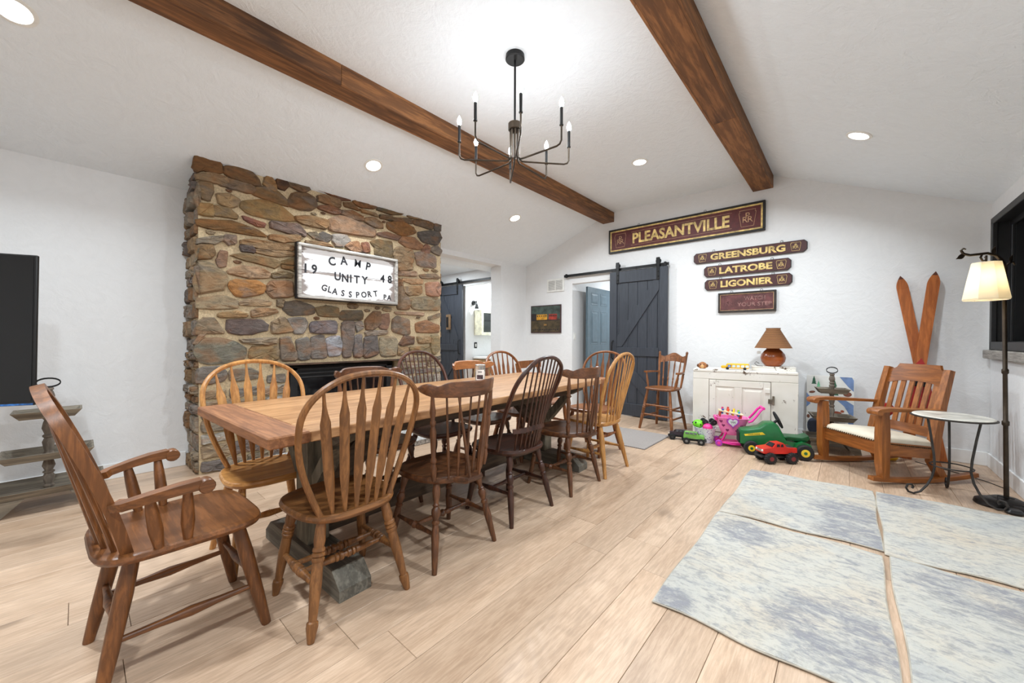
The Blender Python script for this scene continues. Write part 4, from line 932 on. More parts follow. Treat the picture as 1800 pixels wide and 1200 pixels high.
# return air vent
t = thing('wall_vent', 'white return air vent on the wall left of the door track', 'vent', (-3.815, SY, 2.073))
MB().box((0, -0.006, 0), (0.36, 0.012, 0.225), None, 0.004).build('vent_frame', M['white'], t, smooth=0)
for s_ in (-1, 1):
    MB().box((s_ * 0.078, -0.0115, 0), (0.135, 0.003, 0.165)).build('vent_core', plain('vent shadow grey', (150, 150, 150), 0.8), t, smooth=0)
    for k in range(13): MB().box((s_ * 0.078, -0.015, -0.076 + k * 0.0127), (0.135, 0.006, 0.0055), Matrix.Rotation(R(35), 4, 'X')).build('louvre', M['white'], t, smooth=0)
# switches
def switch(loc, nx, label, mat=None):
    t = thing('light_switch', label, 'switch', loc)
    d = Vector(nx); ext = lambda a, b_, c: (a if abs(d.x) > 0.5 else b_, b_ if abs(d.x) > 0.5 else a, c)
    MB().box(tuple(d * 0.004), ext(0.008, 0.075, 0.118), None, 0.002).build('plate', mat or M['white'], t, smooth=0)
    MB().box(tuple(d * 0.01), ext(0.008, 0.03, 0.062), None, 0.002).build('rocker', M['white'], t, smooth=0)
switch((DX0, YB + 0.075, 1.19), (1, 0, 0), 'white light switch in the gable doorway jamb')
switch((BX0, HY + 0.26, 1.01), (1, 0, 0), 'black switch plate on the washroom wall', M['black'])
# washroom: wall cabinet, sconce, vanity
t = thing('wall_cabinet', 'cream wall cabinet with dark glass door in the washroom', 'cabinet', (BX0, 5.55, 1.46)); cream = plain('cream paint', (226, 222, 196), 0.5)
MB().box((0.10, 0, 0), (0.20, 0.66, 0.50), None, 0.004).build('carcass', cream, t, smooth=0)
MB().box((0.201, 0, 0), (0.006, 0.56, 0.40)).build('glass_panel', plain('dark cabinet glass', (38, 42, 38), 0.15), t, smooth=0)
for c, d in (((0.205, 0, 0.22), (0.016, 0.66, 0.06)), ((0.205, 0, -0.22), (0.016, 0.66, 0.06)), ((0.205, -0.30, 0), (0.016, 0.06, 0.38)), ((0.205, 0.30, 0), (0.016, 0.06, 0.38))): MB().box(c, d, None, 0.002).build('door_rail', cream, t, smooth=0)
for c, d in (((0.207, 0, 0), (0.008, 0.012, 0.38)), ((0.207, 0, 0.04), (0.008, 0.54, 0.012))): MB().box(c, d).build('muntin', M['black'], t, smooth=0)
t = thing('wall_sconce', 'small black sconce beside the washroom doorway', 'lamp', (BX0, HY + 0.2, 1.85))
MB().lathe((0, 0, 0), (0.03, 0, 0), [(0, .05), (1, .045)], 14).build('back_plate', M['black'], t)
MB().loft([(0.02, 0, 0), (0.09, 0, 0.03), (0.10, 0, -0.04)], (0.012, 0.012), None, 8).build('arm', M['black'], t)
MB().lathe((0.10, 0, -0.03), (0.10, 0, -0.12), [(0, .02), (1, .045)], 12).build('shade', M['black'], t)
t = thing('vanity', 'oak washroom vanity with white counter seen past the fireplace', 'cabinet', (BX0 + 0.27, 5.75, 0)); vw = wood('vanity oak', (150, 116, 76), (190, 154, 108), 'Y', 0.5)
MB().box((0, 0, 0.39), (0.50, 1.1, 0.70), None, 0.003).build('carcass', vw, t, smooth=0)
for k in range(3): MB().box((0.255, 0, 0.16 + k * 0.225), (0.016, 1.06, 0.205), None, 0.003).build('drawer', vw, t, smooth=0)
MB().box((0.01, 0, 0.765), (0.54, 1.14, 0.035), None, 0.004).build('counter', M['white'], t, smooth=0)
for k in range(3): MB().lathe((0.255, -0.545, 0.16 + k * 0.225), (0.285, -0.545, 0.16 + k * 0.225), [(0, .006), (.5, .006), (.6, .012), (1, .011)], 10).build('knob', M['black'], t)
MB().box((0, -0.551, 0.39), (0.49, 0.006, 0.66)).build('side_panel', vw, t, smooth=0)
for k in range(4): MB().box((0.0, -0.5545, 0.14 + k * 0.17), (0.48, 0.004, 0.155), None, 0.001).build('side_board', vw, t, smooth=0)
# ------------------------------------------------------------------ chandelier
t = thing('chandelier', 'black eight arm chandelier with candle bulbs hanging over the table', 'chandelier', (-1.74, 2.0, ZF))
MB().lathe((0, 0, 0), (0, 0, -0.035), [(0, .064), (.85, .066), (1, .060)], 28).build('canopy', M['black'], t)
MB().lathe((0, 0, -0.03), (0, 0, -0.50), [(0, .0075), (1, .0075)], 10).build('down_rod', M['black'], t)
MB().lathe((0, 0, -0.465), (0, 0, -0.515), [(0, .042), (.1, .046), (.9, .046), (1, .042)], 24).build('hub', M['bronze'], t)
bulb = emis('warm bulb glow', (0.90, 0.955, 1.0, 1), BULB_STRENGTH)
for k in range(8):
    a = R(-48.7 + 5 + 45 * k); dx, dy = math.cos(a), math.sin(a)
    pth = [(0.030, -0.50), (0.030, -0.60), (0.030, -0.69), (0.034, -0.712), (0.052, -0.726), (0.10, -0.728), (0.22, -0.730), (0.345, -0.732), (0.368, -0.725), (0.380, -0.705), (0.380, -0.67), (0.380, -0.60)]
    ao = MB().loft([(r * dx, r * dy, z) for r, z in pth], (0.006, 0.006), None, 8).build('arm', M['bronze'], t)
    MB().lathe((0.38 * dx, 0.38 * dy, -0.615), (0.38 * dx, 0.38 * dy, -0.500), [(0, .0125), (.05, .0125), (.06, .0095), (1, .0095)], 12).build('candle_sleeve', M['black'], ao)
    MB().lathe((0.38 * dx, 0.38 * dy, -0.500), (0.38 * dx, 0.38 * dy, -0.435), [(0, .007), (.15, .012), (.4, .0155), (.65, .012), (.88, .005), (1, .001)], 12).build('bulb', bulb, ao)

# ------------------------------------------------------------------ recessed lights
lens = emis('downlight lens', (1, 0.97, 0.92, 1), 9.0)
def can(x, y, label):
    if x < xa: z, tl = ZEL + kl * (x - XL), -math.atan(kl)
    elif x > B2R: z, tl = ZER + kr * (x - XR), -math.atan(kr)
    else: z, tl = ZF, 0.0
    t = thing('recessed_light', label, 'light', (x, y, z), 0, 'recessed ceiling lights'); t.rotation_euler = (0, tl, 0)
    prof_ = [(0.088, 0), (0.086, -0.006), (0.068, -0.008), (0.066, -0.002)]
    MB().rings([[(r * math.cos(2 * math.pi * j / 32), r * math.sin(2 * math.pi * j / 32), z_) for j in range(32)] for r, z_ in prof_], closed=True).build('trim_ring', M['white'], t)
    MB().lathe((0, 0, -0.001), (0, 0, -0.004), [(0, .066), (1, .066)], 32).build('lens', lens, t)
    ld = bpy.data.lights.new('downlight', 'AREA'); ld.shape = 'DISK'; ld.size = 0.13; ld.energy = DOWNLIGHT_W; ld.spread = R(157); ld.color = (0.855, 0.94, 1.0)
    lo = bpy.data.objects.new('downlight', ld); C.objects.link(lo); lo.parent = t; lo.location = (0, 0, -0.012)
can(-3.505, 1.92, 'recessed light above the fireplace'); can(-3.515, 4.05, 'recessed light near the hall opening')
can(-1.74, 4.10, 'recessed light between the beams above the framed station sign'); can(0.053, 4.135, 'recessed light on the window side slope above the rocking chair')
can(-3.36, -0.22, 'recessed light in the near corner above the television'); can(-1.74, -0.4, 'recessed light between the beams above the viewer')
can(0.053, 1.95, 'recessed light above the rug on the window side'); can(0.053, -0.3, 'recessed light on the window side behind the viewer')
for nm, x, y, z, e in (('hall_fill_downlight', -5.7, 4.2, HZ, HALL_W), ('washroom_fill_downlight', -5.15, 5.7, 2.44, HALL_W), ('closet_fill_downlight', -2.4, 6.8, 2.45, HALL_W * 1.4)):  # lamps added out of view to brighten the rooms beyond the doorways
    t = thing('recessed_light', nm.replace('_', ' ').replace('downlight', 'light added unseen beyond the doorway'), 'light', (x, y, z), 0)
    MB().lathe((0, 0, 0), (0, 0, -0.006), [(0, .085), (.5, .085), (1, .07)], 28).build('trim_ring', M['white'], t)
    MB().lathe((0, 0, -0.006), (0, 0, -0.008), [(0, .066), (1, .066)], 28).build('lens', lens, t)
    ld = bpy.data.lights.new(nm, 'AREA'); ld.shape = 'DISK'; ld.size = 0.13; ld.energy = e; ld.color = (0.855, 0.94, 1.0)
    lo = bpy.data.objects.new(nm, ld); C.objects.link(lo); lo.parent = t; lo.location = (0, 0, -0.015)

# ------------------------------------------------------------------ television on a swing arm
TVW, TVH = 1.45, 0.83; tdir = Vector((-0.434, -0.901, 0))
t = thing('television', 'large black television at the left edge beside the tiered wooden stand', 'television', (-3.36, -0.16, 0.773), math.atan2(0.901, 0.434)); t.rotation_euler = (R(-2.0), 0, math.atan2(0.901, 0.434))
# local x runs along the screen to the right edge (x=0), local -y faces the room
MB().box((-TVW / 2, 0.012, TVH / 2), (TVW, 0.02, TVH), None, 0.004).build('casing', plain('black plastic', (18, 18, 19), 0.4), t, smooth=0)
scr, nt, b = base_mat('glossy screen', (10, 10, 11), 0.06); nt.links.new(ramp(nt, noise(nt, coords(nt), 3), [(0.2, lin((8, 8, 9))), (0.8, lin((14, 14, 15)))]), b.inputs['Base Color'])
MB().box((-TVW / 2, 0.0005, TVH / 2 + 0.006), (TVW - 0.024, 0.002, TVH - 0.036), None).build('screen', scr, t, smooth=0)
MB().box((-TVW / 2, 0.0, 0.007), (TVW - 0.01, 0.003, 0.010)).build('film_strip', plain('blue film strip', (44, 92, 150), 0.4, 0, 0.5, 30), t, smooth=0)
MB().box((-TVW / 2, 0.05, TVH / 2 - 0.1), (0.6, 0.06, 0.4), None, 0.01).build('rear_housing', M['black'], t, smooth=0)
MB().bar([(-TVW / 2, 0.09, TVH / 2 - 0.1), (-TVW / 2 - 0.15, 0.30, TVH / 2 - 0.1), (-TVW / 2 - 0.05, 0.545, TVH / 2 - 0.1)], (0.025, 0.02), (0, 0, 1)).build('swing_arm', M['black'], t, smooth=0)

# ------------------------------------------------------------------ tiered tray stands
tg = wood('grey washed tray wood', (88, 80, 70), (146, 136, 120), 'Y', 0.8, 40, False, False, 0.4)
tgz = wood('grey washed post wood', (84, 74, 66), (140, 128, 114), 'Z', 0.8, 40, False, False, 0.3)
def tray(t, w_, d, z, h_):
    fl_ = 0.035
    rs_ = []
    lo, hi = (w_ / 2 - fl_, d / 2 - fl_), (w_ / 2, d / 2)
    MB().box((0, 0, z + 0.006), (d - 2 * fl_, w_ - 2 * fl_, 0.012)).build('tray_base', tg, t, smooth=0)
    th = 0.011
    for ax in (0, 1):
        for s_ in (-1, 1):
            L0, L1 = (lo[0], hi[0]) if ax == 0 else (lo[1], hi[1]); o0, o1 = (lo[1], hi[1]) if ax == 0 else (lo[0], hi[0])
            q = []
            for a, off, zz in ((L0, o0, z), (L1, o1, z + h_), (L1 - th, o1 - th, z + h_), (L0 - th, o0 - th, z + th)):
                q.append((a, off, zz))
            r1 = [((s_ * off, a, zz) if ax == 0 else (a, s_ * off, zz)) for a, off, zz in q]; r0 = [((s_ * off, -a, zz) if ax == 0 else (-a, s_ * off, zz)) for a, off, zz in q]
            MB().rings([r0, r1]).build('tray_side', tg, t, smooth=0)
def tiered_stand(label, loc, rz):
    t = thing('tiered_stand', label, 'stand', loc, rz, 'three tier wooden tray stands')
    for w_, d, z, h_ in ((0.52, 0.38, 0.105, 0.05), (0.42, 0.30, 0.325, 0.05), (0.31, 0.22, 0.60, 0.05)): tray(t, w_, d, z, h_)
    PR = [(0, .022), (.06, .028), (.12, .020), (.2, .024), (.35, .030), (.45, .020), (.48, .028), (.52, .028), (.55, .019), (.7, .031), (.85, .024), (.9, .019), (.94, .026), (1, .024)]
    for z0, z1 in ((0.117, 0.33), (0.335, 0.605), (0.61, 0.80)): MB().lathe((0, 0, z0), (0, 0, z1), PR, 16).build('turned_post', tgz, t)
    for q in range(2): MB().loft([(0.004 * q, 0.055 * math.cos(a), 0.832 + 0.03 * math.sin(a) + 0.006 * q) for a in [k * math.pi / 10 for k in range(20)]], (0.0028, 0.0028), None, 6, True).build('ring_handle', M['black'], t)
    for sx in (-1, 1):
        for sy in (-1, 1):
            pl = [(0, 0), (0.10, 0.105), (-0.03, 0.105), (-0.055, 0)]
            MB().prism([(-sy * u, v) for u, v in pl], (sx * 0.15, sy * 0.195, 0), (0, 1, 0), (0, 0, 1), (1, 0, 0), -0.01, 0.01).build('bracket_foot', tg, t, smooth=0)
    return t
s1 = tiered_stand('three tier grey wooden tray stand beside the television', (-4.13, -0.135, 0), 0)
s2 = place(copy_tree(s1), (-0.12, 5.11, 0), R(104), 'three tier wooden tray stand in front of the animal print board'); s2.scale = (0.84, 0.84, 1.0)

# ------------------------------------------------------------------ distressed white cabinet
cp, nt, b = base_mat('chipped white paint', (226, 221, 210), 0.7); v = coords(nt); f = noise(nt, v, 11, 8, 0.75, 0.5); f2 = noise(nt, v, 3.2, 2)
sm = N(nt, 'ShaderNodeMath', operation='MULTIPLY_ADD'); nt.links.new(f2, sm.inputs[0]); sm.inputs[1].default_value = 0.35; nt.links.new(f, sm.inputs[2])
chip = ramp(nt, sm.outputs[0], [(0.795, (0, 0, 0, 1)), (0.81, (1, 1, 1, 1))])
nt.links.new(mixc(nt, chip, ramp(nt, f2, [(0.3, lin((220, 214, 202))), (0.7, lin((234, 230, 222)))]), lin((92, 66, 44))), b.inputs['Base Color']); bump(nt, b, chip, -0.3, 0.004)
CR = 10
t = thing('white_cabinet', 'chipped white painted cabinet standing under the caution sign', 'cabinet', (-1.37, 4.80, 0), R(CR)); W, D, H_ = 1.0, 0.40, 0.80
def cb(name, x0, x1, y0, y1, z0, z1, bev=0.003, mat=None): return MB().span((x0, y0, z0), (x1, y1, z1), bev).build(name, mat or cp, t, smooth=0)
bw_ = plain('bare dark wood', (86, 62, 44), 0.8)
cb('carcass', 0.012, W - 0.012, 0.02, D, 0.03, H_ - 0.03)
cb('top', 0, W, -0.004, D, H_ - 0.028, H_, 0.005); cb('side_board', 0, 0.024, 0.02, D, 0, H_ - 0.03, 0.003, bw_); cb('side_board', W - 0.024, W, 0.02, D, 0, H_ - 0.03, 0.003, bw_)
cb('top_rail', 0.0, W, 0.0, 0.022, 0.69, H_ - 0.028); cb('stile', 0.0, 0.165, 0.0, 0.022, 0.0, 0.688); cb('stile', W - 0.235, W, 0.0, 0.022, 0.0, 0.688); cb('bottom_rail', 0.167, W - 0.237, 0.0, 0.022, 0.0, 0.085)
dr = cb('door', 0.171, W - 0.241, 0.004, 0.02, 0.09, 0.683)
def sub(name, x0, x1, y0, y1, z0, z1, mat=None, bev=0.002): return MB().span((x0, y0, z0), (x1, y1, z1), bev).build(name, mat or cp, dr, smooth=0)
sub('door_stile', 0.172, 0.235, -0.004, 0.006, 0.091, 0.682); sub('door_stile', W - 0.305, W - 0.242, -0.004, 0.006, 0.091, 0.682); sub('door_stile', 0.42, 0.495, -0.004, 0.006, 0.15, 0.61)
sub('door_rail', 0.236, W - 0.306, -0.004, 0.006, 0.611, 0.682); sub('door_rail', 0.236, W - 0.306, -0.004, 0.006, 0.091, 0.149)
for x0, x1 in ((0.255, 0.40), (0.515, 0.675)): MB().rings([[(x0 - 0.015, 0.004, 0.165), (x1 + 0.015, 0.004, 0.165), (x1 + 0.015, 0.004, 0.595), (x0 - 0.015, 0.004, 0.595)], [(x0 + 0.01, -0.003, 0.19), (x1 - 0.01, -0.003, 0.19), (x1 - 0.01, -0.003, 0.57), (x0 + 0.01, -0.003, 0.57)]]).build('door_panel', cp, dr, smooth=0)
iron = plain('tarnished latch', (112, 102, 90), 0.5, 0.6, 0.3)
cb('latch', W - 0.262, W - 0.215, -0.014, -0.002, 0.455, 0.505, 0.003, iron); cb('hasp', W - 0.225, W - 0.205, -0.018, -0.004, 0.445, 0.54, 0.003, iron); cb('button_catch', W - 0.29, W - 0.245, -0.016, -0.002, 0.565, 0.615, 0.004)
def oncab(x, y, z=0): q = Matrix.Rotation(R(CR), 3, 'Z') @ Vector((x, y, 0)); return (-1.37 + q.x, 4.80 + q.y, 0.80 + z)
t = thing('white_box', 'flat white painted box under the wicker lamp', 'box', oncab(0.79, 0.24), R(CR))
MB().box((0, 0, 0.018), (0.40, 0.24, 0.036), None, 0.003).build('box_base', cp, t, smooth=0)
MB().box((0, 0, 0.041), (0.405, 0.245, 0.01), None, 0.002).build('box_lid', cp, t, smooth=0)
# wicker lamp
t = thing('table_lamp', 'round amber pottery lamp with a wicker shade on the white cabinet', 'lamp', oncab(0.79, 0.24, 0.046), R(CR))
pot = plain('amber glazed pottery', (148, 76, 34), 0.22, 0, 0.15, 6)
MB().lathe((0, 0, 0), (0, 0, 0.21), [(0, .065), (.06, .082), (.25, .112), (.45, .121), (.65, .111), (.82, .085), (.92, .062), (.95, .066), (1, .06)], 36).build('pot_base', pot, t)
MB().lathe((0, 0, 0.205), (0, 0, 0.30), [(0, .012), (1, .012)], 10).build('stem', M['bronze'], t)
wick, nt, b = base_mat('woven wicker', (150, 102, 62), 0.7)
wv = N(nt, 'ShaderNodeTexWave', wave_type='BANDS', bands_direction='Z'); wv.inputs['Scale'].default_value = 28; wv.inputs['Distortion'].default_value = 0.6; nt.links.new(coords(nt), wv.inputs['Vector'])
nt.links.new(ramp(nt, wv.outputs['Fac'], [(0.1, lin((112, 70, 38))), (0.8, lin((176, 124, 80)))]), b.inputs['Base Color']); bump(nt, b, wv.outputs['Fac'], 0.8, 0.01)
SEG = 40
def ringc(r, z): return [(r * math.cos(2 * math.pi * j / SEG) * (1 + 0.012 * (j % 2)), r * math.sin(2 * math.pi * j / SEG) * (1 + 0.012 * (j % 2)), z) for j in range(SEG)]
MB().rings([ringc(0.178, 0.205), ringc(0.172, 0.215), ringc(0.066, 0.412), ringc(0.070, 0.430), ringc(0.062, 0.430), ringc(0.060, 0.412), ringc(0.165, 0.215)], closed=True).build('wicker_shade', wick, t, smooth=60)
MB().loft([(-0.13, -0.04, 0.03), (-0.16, -0.06, 0.05), (-0.175, -0.06, 0.03), (-0.15, -0.06, 0.003), (-0.10, -0.09, 0.004)], (0.003, 0.003), None, 6).build('cord', M['black'], t)
MB().box((-0.135, -0.07, 0.155), (0.04, 0.002, 0.03), R(20)).build('paper_tag', M['white'], t, smooth=0)
# toy head and toy bus
t = thing('toy_lion', 'small brown round toy animal on the left end of the white cabinet', 'toy', oncab(0.09, 0.11), R(CR)); t.scale = (0.78, 0.78, 0.9)
fur = plain('brown toy plastic', (158, 100, 54), 0.5, 0, 0.2)
MB().lathe((0, 0, 0), (0, 0, 0.088), [(0, .035), (.15, .055), (.5, .062), (.8, .046), (.95, .02), (1, .004)], 20).build('head', fur, t)
for s_ in (-1, 1): MB().lathe((s_ * 0.058, -0.006, 0.015), (s_ * 0.063, -0.006, 0.06), [(0, .006), (.3, .018), (.7, .018), (1, .006)], 10).build('ear', plain('dark brown ear', (96, 56, 30), 0.5), t)
MB().lathe((0, -0.05, 0.03), (0, -0.072, 0.03), [(0, .026), (.7, .022), (1, .010)], 12).build('muzzle', plain('tan muzzle', (206, 160, 108), 0.5), t)
for s_ in (-1, 1): MB().lathe((s_ * 0.022, -0.05, 0.055), (s_ * 0.024, -0.06, 0.056), [(0, .007), (1, .005)], 8).build('eye', M['black'], t)
t = thing('toy_bus', 'yellow toy bus lying on the white cabinet', 'toy', oncab(0.44, 0.09), R(CR))
yl = plain('bright yellow plastic', (232, 178, 40), 0.4, 0, 0.06)
bs = MB().box((0.01, 0, 0.043), (0.225, 0.065, 0.058), None, 0.010).box((-0.125, 0, 0.03), (0.06, 0.06, 0.032), None, 0.008).build('bus_body', yl, t, smooth=0)
for k in range(5): MB().box((-0.07 + k * 0.043, -0.033, 0.043), (0.031, 0.003, 0.026)).build('bus_window', plain('pale window', (206, 220, 226), 0.3) if k else plain('picture window', (98, 120, 170), 0.4, 0, 0.5, 60), bs, smooth=0)
for x in (-0.09, 0.08):
    for s_ in (-1, 1): MB().lathe((x, s_ * 0.024, 0.016), (x, s_ * 0.036, 0.016), [(0, .016), (.8, .016), (1, .012)], 14).build('wheel', M['rubber'], t)

# ------------------------------------------------------------------ youth chair
YM = wood_pair('honey brown youth chair', (86, 48, 22), (150, 92, 48))
t = thing('youth_chair', 'tall pressed-back wooden youth chair with arms beside the charcoal door', 'chair', (-1.77, 4.95, 0), R(172)); sz = 0.53
seat_mb(0.40, 0.36, 0.37, sz, 0.03, 0.0, 3.6).build('seat', YM[1], t)
LEG_Y = [(0, .014), (.3, .019), (.42, .018), (.43, .022), (.45, .018), (.47, .022), (.49, .018), (.6, .021), (.62, .017), (.64, .021), (.8, .019), (1, .015)]
pts = legs(t, YM[0], LEG_Y, sz, ((0.145, 0.12), (0.13, -0.12)), ((0.215, 0.20), (0.20, -0.20)))
STR_P = [(0, .009), (.1, .012), (.9, .012), (1, .009)]
for z in (0.19, 0.31): MB().lathe(at(pts, 'f', -1, z), at(pts, 'f', 1, z), STR_P, 10).build('stretcher', YM[0], t)
MB().lathe(at(pts, 'b', -1, 0.22), at(pts, 'b', 1, 0.22), STR_P, 10).build('stretcher', YM[0], t)
for s_ in (-1, 1):
    for z in (0.16, 0.28): MB().lathe(at(pts, 'f', s_, z), at(pts, 'b', s_, z), STR_P, 10).build('stretcher', YM[0], t)
bk = Back(-0.16, sz - 0.01, R(12), 0.2)
for s_ in (-1, 1):
    MB().lathe(bk.P(s_ * 0.15, 0), bk.P(s_ * 0.185, 0.475), [(0, .012), (.3, .016), (.36, .013), (.38, .017), (.42, .013), (.7, .016), (.93, .014), (.95, .017), (.98, .015), (1, .006)], 10).build('back_post', YM[0], t)
for i in range(4):
    u = (i / 3 - 0.5) * 2
    MB().lathe(bk.P(u * 0.095, 0), bk.P(u * 0.115, 0.36), [(0, .006), (.2, .010), (.26, .007), (.28, .011), (.34, .011), (.36, .007), (.6, .009), (.8, .011), (1, .005)], 8).build('spindle', YM[0], t)
rs_ = []
for i in range(25):
    q = (i / 24 - 0.5) * 2; a = abs(q); top = 0.40 + 0.058 * math.exp(-(q * 2.0) ** 2) + 0.02 * math.exp(-((a - 0.95) * 7) ** 2); bot = 0.335 + 0.01 * math.cos(q * 3)
    rs_.append([bk.P(q * 0.178, v, -0.03 * (1 - q * q) + dy) for v, dy in ((top, -0.007), (top, 0.007), (bot, 0.008), (bot, -0.008))])
cr_ = MB().rings(rs_).build('crest_rail', YM[0], t)
MB().loft([bk.P(0.05 * math.cos(a), 0.395 + 0.022 * math.sin(a), -0.03 + 0.009) for a in [k * math.pi / 8 for k in range(16)]], (0.003, 0.003), None, 6, True).build('pressed_carving', YM[1], cr_)
for s_ in (-1, 1):
    a0 = bk.P(s_ * 0.165, 0.20); MB().bar([a0, Vector((s_ * 0.205, -0.06, a0.z + 0.005)), Vector((s_ * 0.215, 0.06, a0.z + 0.005))], [(0.014, 0.009), (0.02, 0.01), (0.026, 0.011)], (1, 0, 0)).build('armrest', YM[0], t)
    MB().lathe((s_ * 0.175, 0.06, sz - 0.01), (s_ * 0.213, 0.04, a0.z), [(0, .010), (.4, .015), (1, .009)], 10).build('arm_support', YM[0], t)

# ------------------------------------------------------------------ rocking chair
RM = wood('quarter sawn oak', (112, 62, 22), (170, 104, 48), 'Z', 0.38, 50, False, False, 0.1); RMY = wood('quarter sawn oak rail', (112, 62, 22), (170, 104, 48), 'Y', 0.38, 50, False, False, 0.1); RMX = wood('quarter sawn oak crest', (104, 56, 20), (158, 94, 42), 'X', 0.36, 50, False, False, 0.1)
t = thing('rocking_chair', 'oak rocking chair with cream padded seat near the window corner', 'chair', (0.215, 4.62, 0), R(134))
hw, fy, by = 0.275, 0.27, -0.20
def rock_z(y): return 0.012 + 0.155 * (y + 0.02) ** 2
for s_ in (-1, 1):
    x = s_ * hw
    MB().bar([(x, y, rock_z(y) + 0.014) for y in [-0.52 + k * 0.052 for k in range(18)]], (0.024, 0.016), (1, 0, 0)).build('rocker', RMY, t, smooth=0)
    MB().bar([(x, fy - 0.01, rock_z(fy) + 0.02), (x, fy, 0.16), (x, fy, 0.40), (x, fy, 0.575)], [(0.026, 0.026), (0.031, 0.034), (0.031, 0.036), (0.028, 0.030)], (1, 0, 0)).build('front_leg', RM, t, smooth=0)
    MB().bar([(x * 0.92, by - 0.055, rock_z(by) + 0.02), (x * 0.91, by + 0.02, 0.17), (x * 0.90, by, 0.34), (x * 0.88, by - 0.06, 0.62), (x * 0.87, by - 0.135, 0.90)], [(0.026, 0.027), (0.027, 0.032), (0.027, 0.032), (0.026, 0.027), (0.024, 0.022)], (1, 0, 0)).build('back_post', RM, t, smooth=0)
    MB().bar([(x, fy, 0.285), (x * 0.92, by, 0.235)], (0.012, 0.05), (1, 0, 0)).build('side_rail', RMY, t, smooth=0)
    am = MB().bar([(x * 0.92, by - 0.06, 0.575), (x * 1.02, -0.10, 0.582), (x * 1.06, 0.10, 0.592), (x * 1.07, fy, 0.600), (x * 1.07, fy + 0.075, 0.594)], [(0.022, 0.011), (0.028, 0.012), (0.040, 0.013), (0.047, 0.014), (0.046, 0.014)], (1, 0, 0))
    am.lathe((x * 1.07 - 0.047, fy + 0.085, 0.580), (x * 1.07 + 0.047, fy + 0.085, 0.580), [(0, .024), (.05, .027), (.95, .027), (1, .024)], 14)
    am.build('armrest', RMY, t, smooth=40)
MB().bar([(-hw + 0.02, fy - 0.005, 0.275), (hw - 0.02, fy - 0.005, 0.275)], (0.014, 0.052), (0, 1, 0)).build('front_rail', RMX, t, smooth=0)
MB().bar([(-hw + 0.02, by, 0.24), (hw - 0.02, by, 0.24)], (0.014, 0.04), (0, 1, 0)).build('back_rail', RMX, t, smooth=0)
# padded seat with nail heads
lea = plain('cream leather', (220, 210, 190), 0.45, 0, 0.04, 8)
rows = []
for j, (k, z) in enumerate(((1.0, 0.0), (1.01, 0.012), (0.985, 0.032), (0.9, 0.05), (0.6, 0.064), (0.2, 0.068))):
    rr = []
    for a in range(36):
        an = 2 * math.pi * a / 36; c, s_ = math.cos(an), math.sin(an); x = math.copysign(abs(c) ** 0.28, c) * (hw - 0.012) * k; y = 0.015 + math.copysign(abs(s_) ** 0.28, s_) * 0.275 * k
        rr.append((x, y, 0.328 + (y - 0.27) * 0.1 + z))
    rows.append(rr)
so = MB().rings(rows).build('seat_pad', lea, t)
nail = plain('brass nail heads', (84, 66, 46), 0.4, 0.7)
def nails(a, b_, n, nrm):
    mb = MB(); a, b_, nrm = Vector(a), Vector(b_), Vector(nrm)
    for i in range(n): p = a.lerp(b_, (i + 0.5) / n); mb.lathe(p, p + nrm * 0.005, [(0, .0062), (1, .004)], 7)
    mb.build('nail_trim', nail, so)
nails((-hw + 0.035, 0.2935, 0.336), (hw - 0.035, 0.2935, 0.336), 24, (0, 1, 0))
for s_ in (-1, 1): nails((s_ * (hw + 0.0115), fy - 0.045, 0.321), (s_ * (hw * 0.93 + 0.0135), by + 0.05, 0.274), 22, (s_, 0, 0))
def rb(x, v): return Vector((x, by + 0.005 - 0.06 * v / 0.28 - 0.05 * max(0, (v - 0.2)) - 0.03 * (1 - (x / hw) ** 2), 0.335 + v))
for z0, z1, nm in ((0.0, 0.085, 'lower_rail'),):
    MB().bar([rb(x, 0.05) for x in [-0.225 + k * 0.045 for k in range(11)]], (0.011, 0.04), (0, 1, 0.3)).build(nm, RMX, t, smooth=0)
rs_ = []
for i in range(29):
    q = (i / 28 - 0.5) * 2; a = abs(q); top = 0.60 - (0.045 if a > 0.80 else 0) + (0.045 * max(0, min(1, (0.80 - a) / 0.06)) if a > 0.74 else 0.0) * 0; bot = 0.42 + 0.035 * (1 - a ** 2.5)
    if 0.74 < a <= 0.80: top = 0.60 - 0.045 * (a - 0.74) / 0.06
    rs_.append([rb(q * 0.222, v) + Vector((0, dy, 0)) for v, dy in ((top, -0.012), (top, 0.010), (bot, 0.012), (bot, -0.012))])
MB().rings(rs_).build('crest_rail', RMX, t, smooth=30)
for i in range(6):
    x = -0.165 + i * 0.066; MB().bar([rb(x, v) for v in (0.07, 0.16, 0.26, 0.36, 0.46)], (0.019, 0.006), (1, 0, 0)).build('back_slat', RM, t, smooth=0)

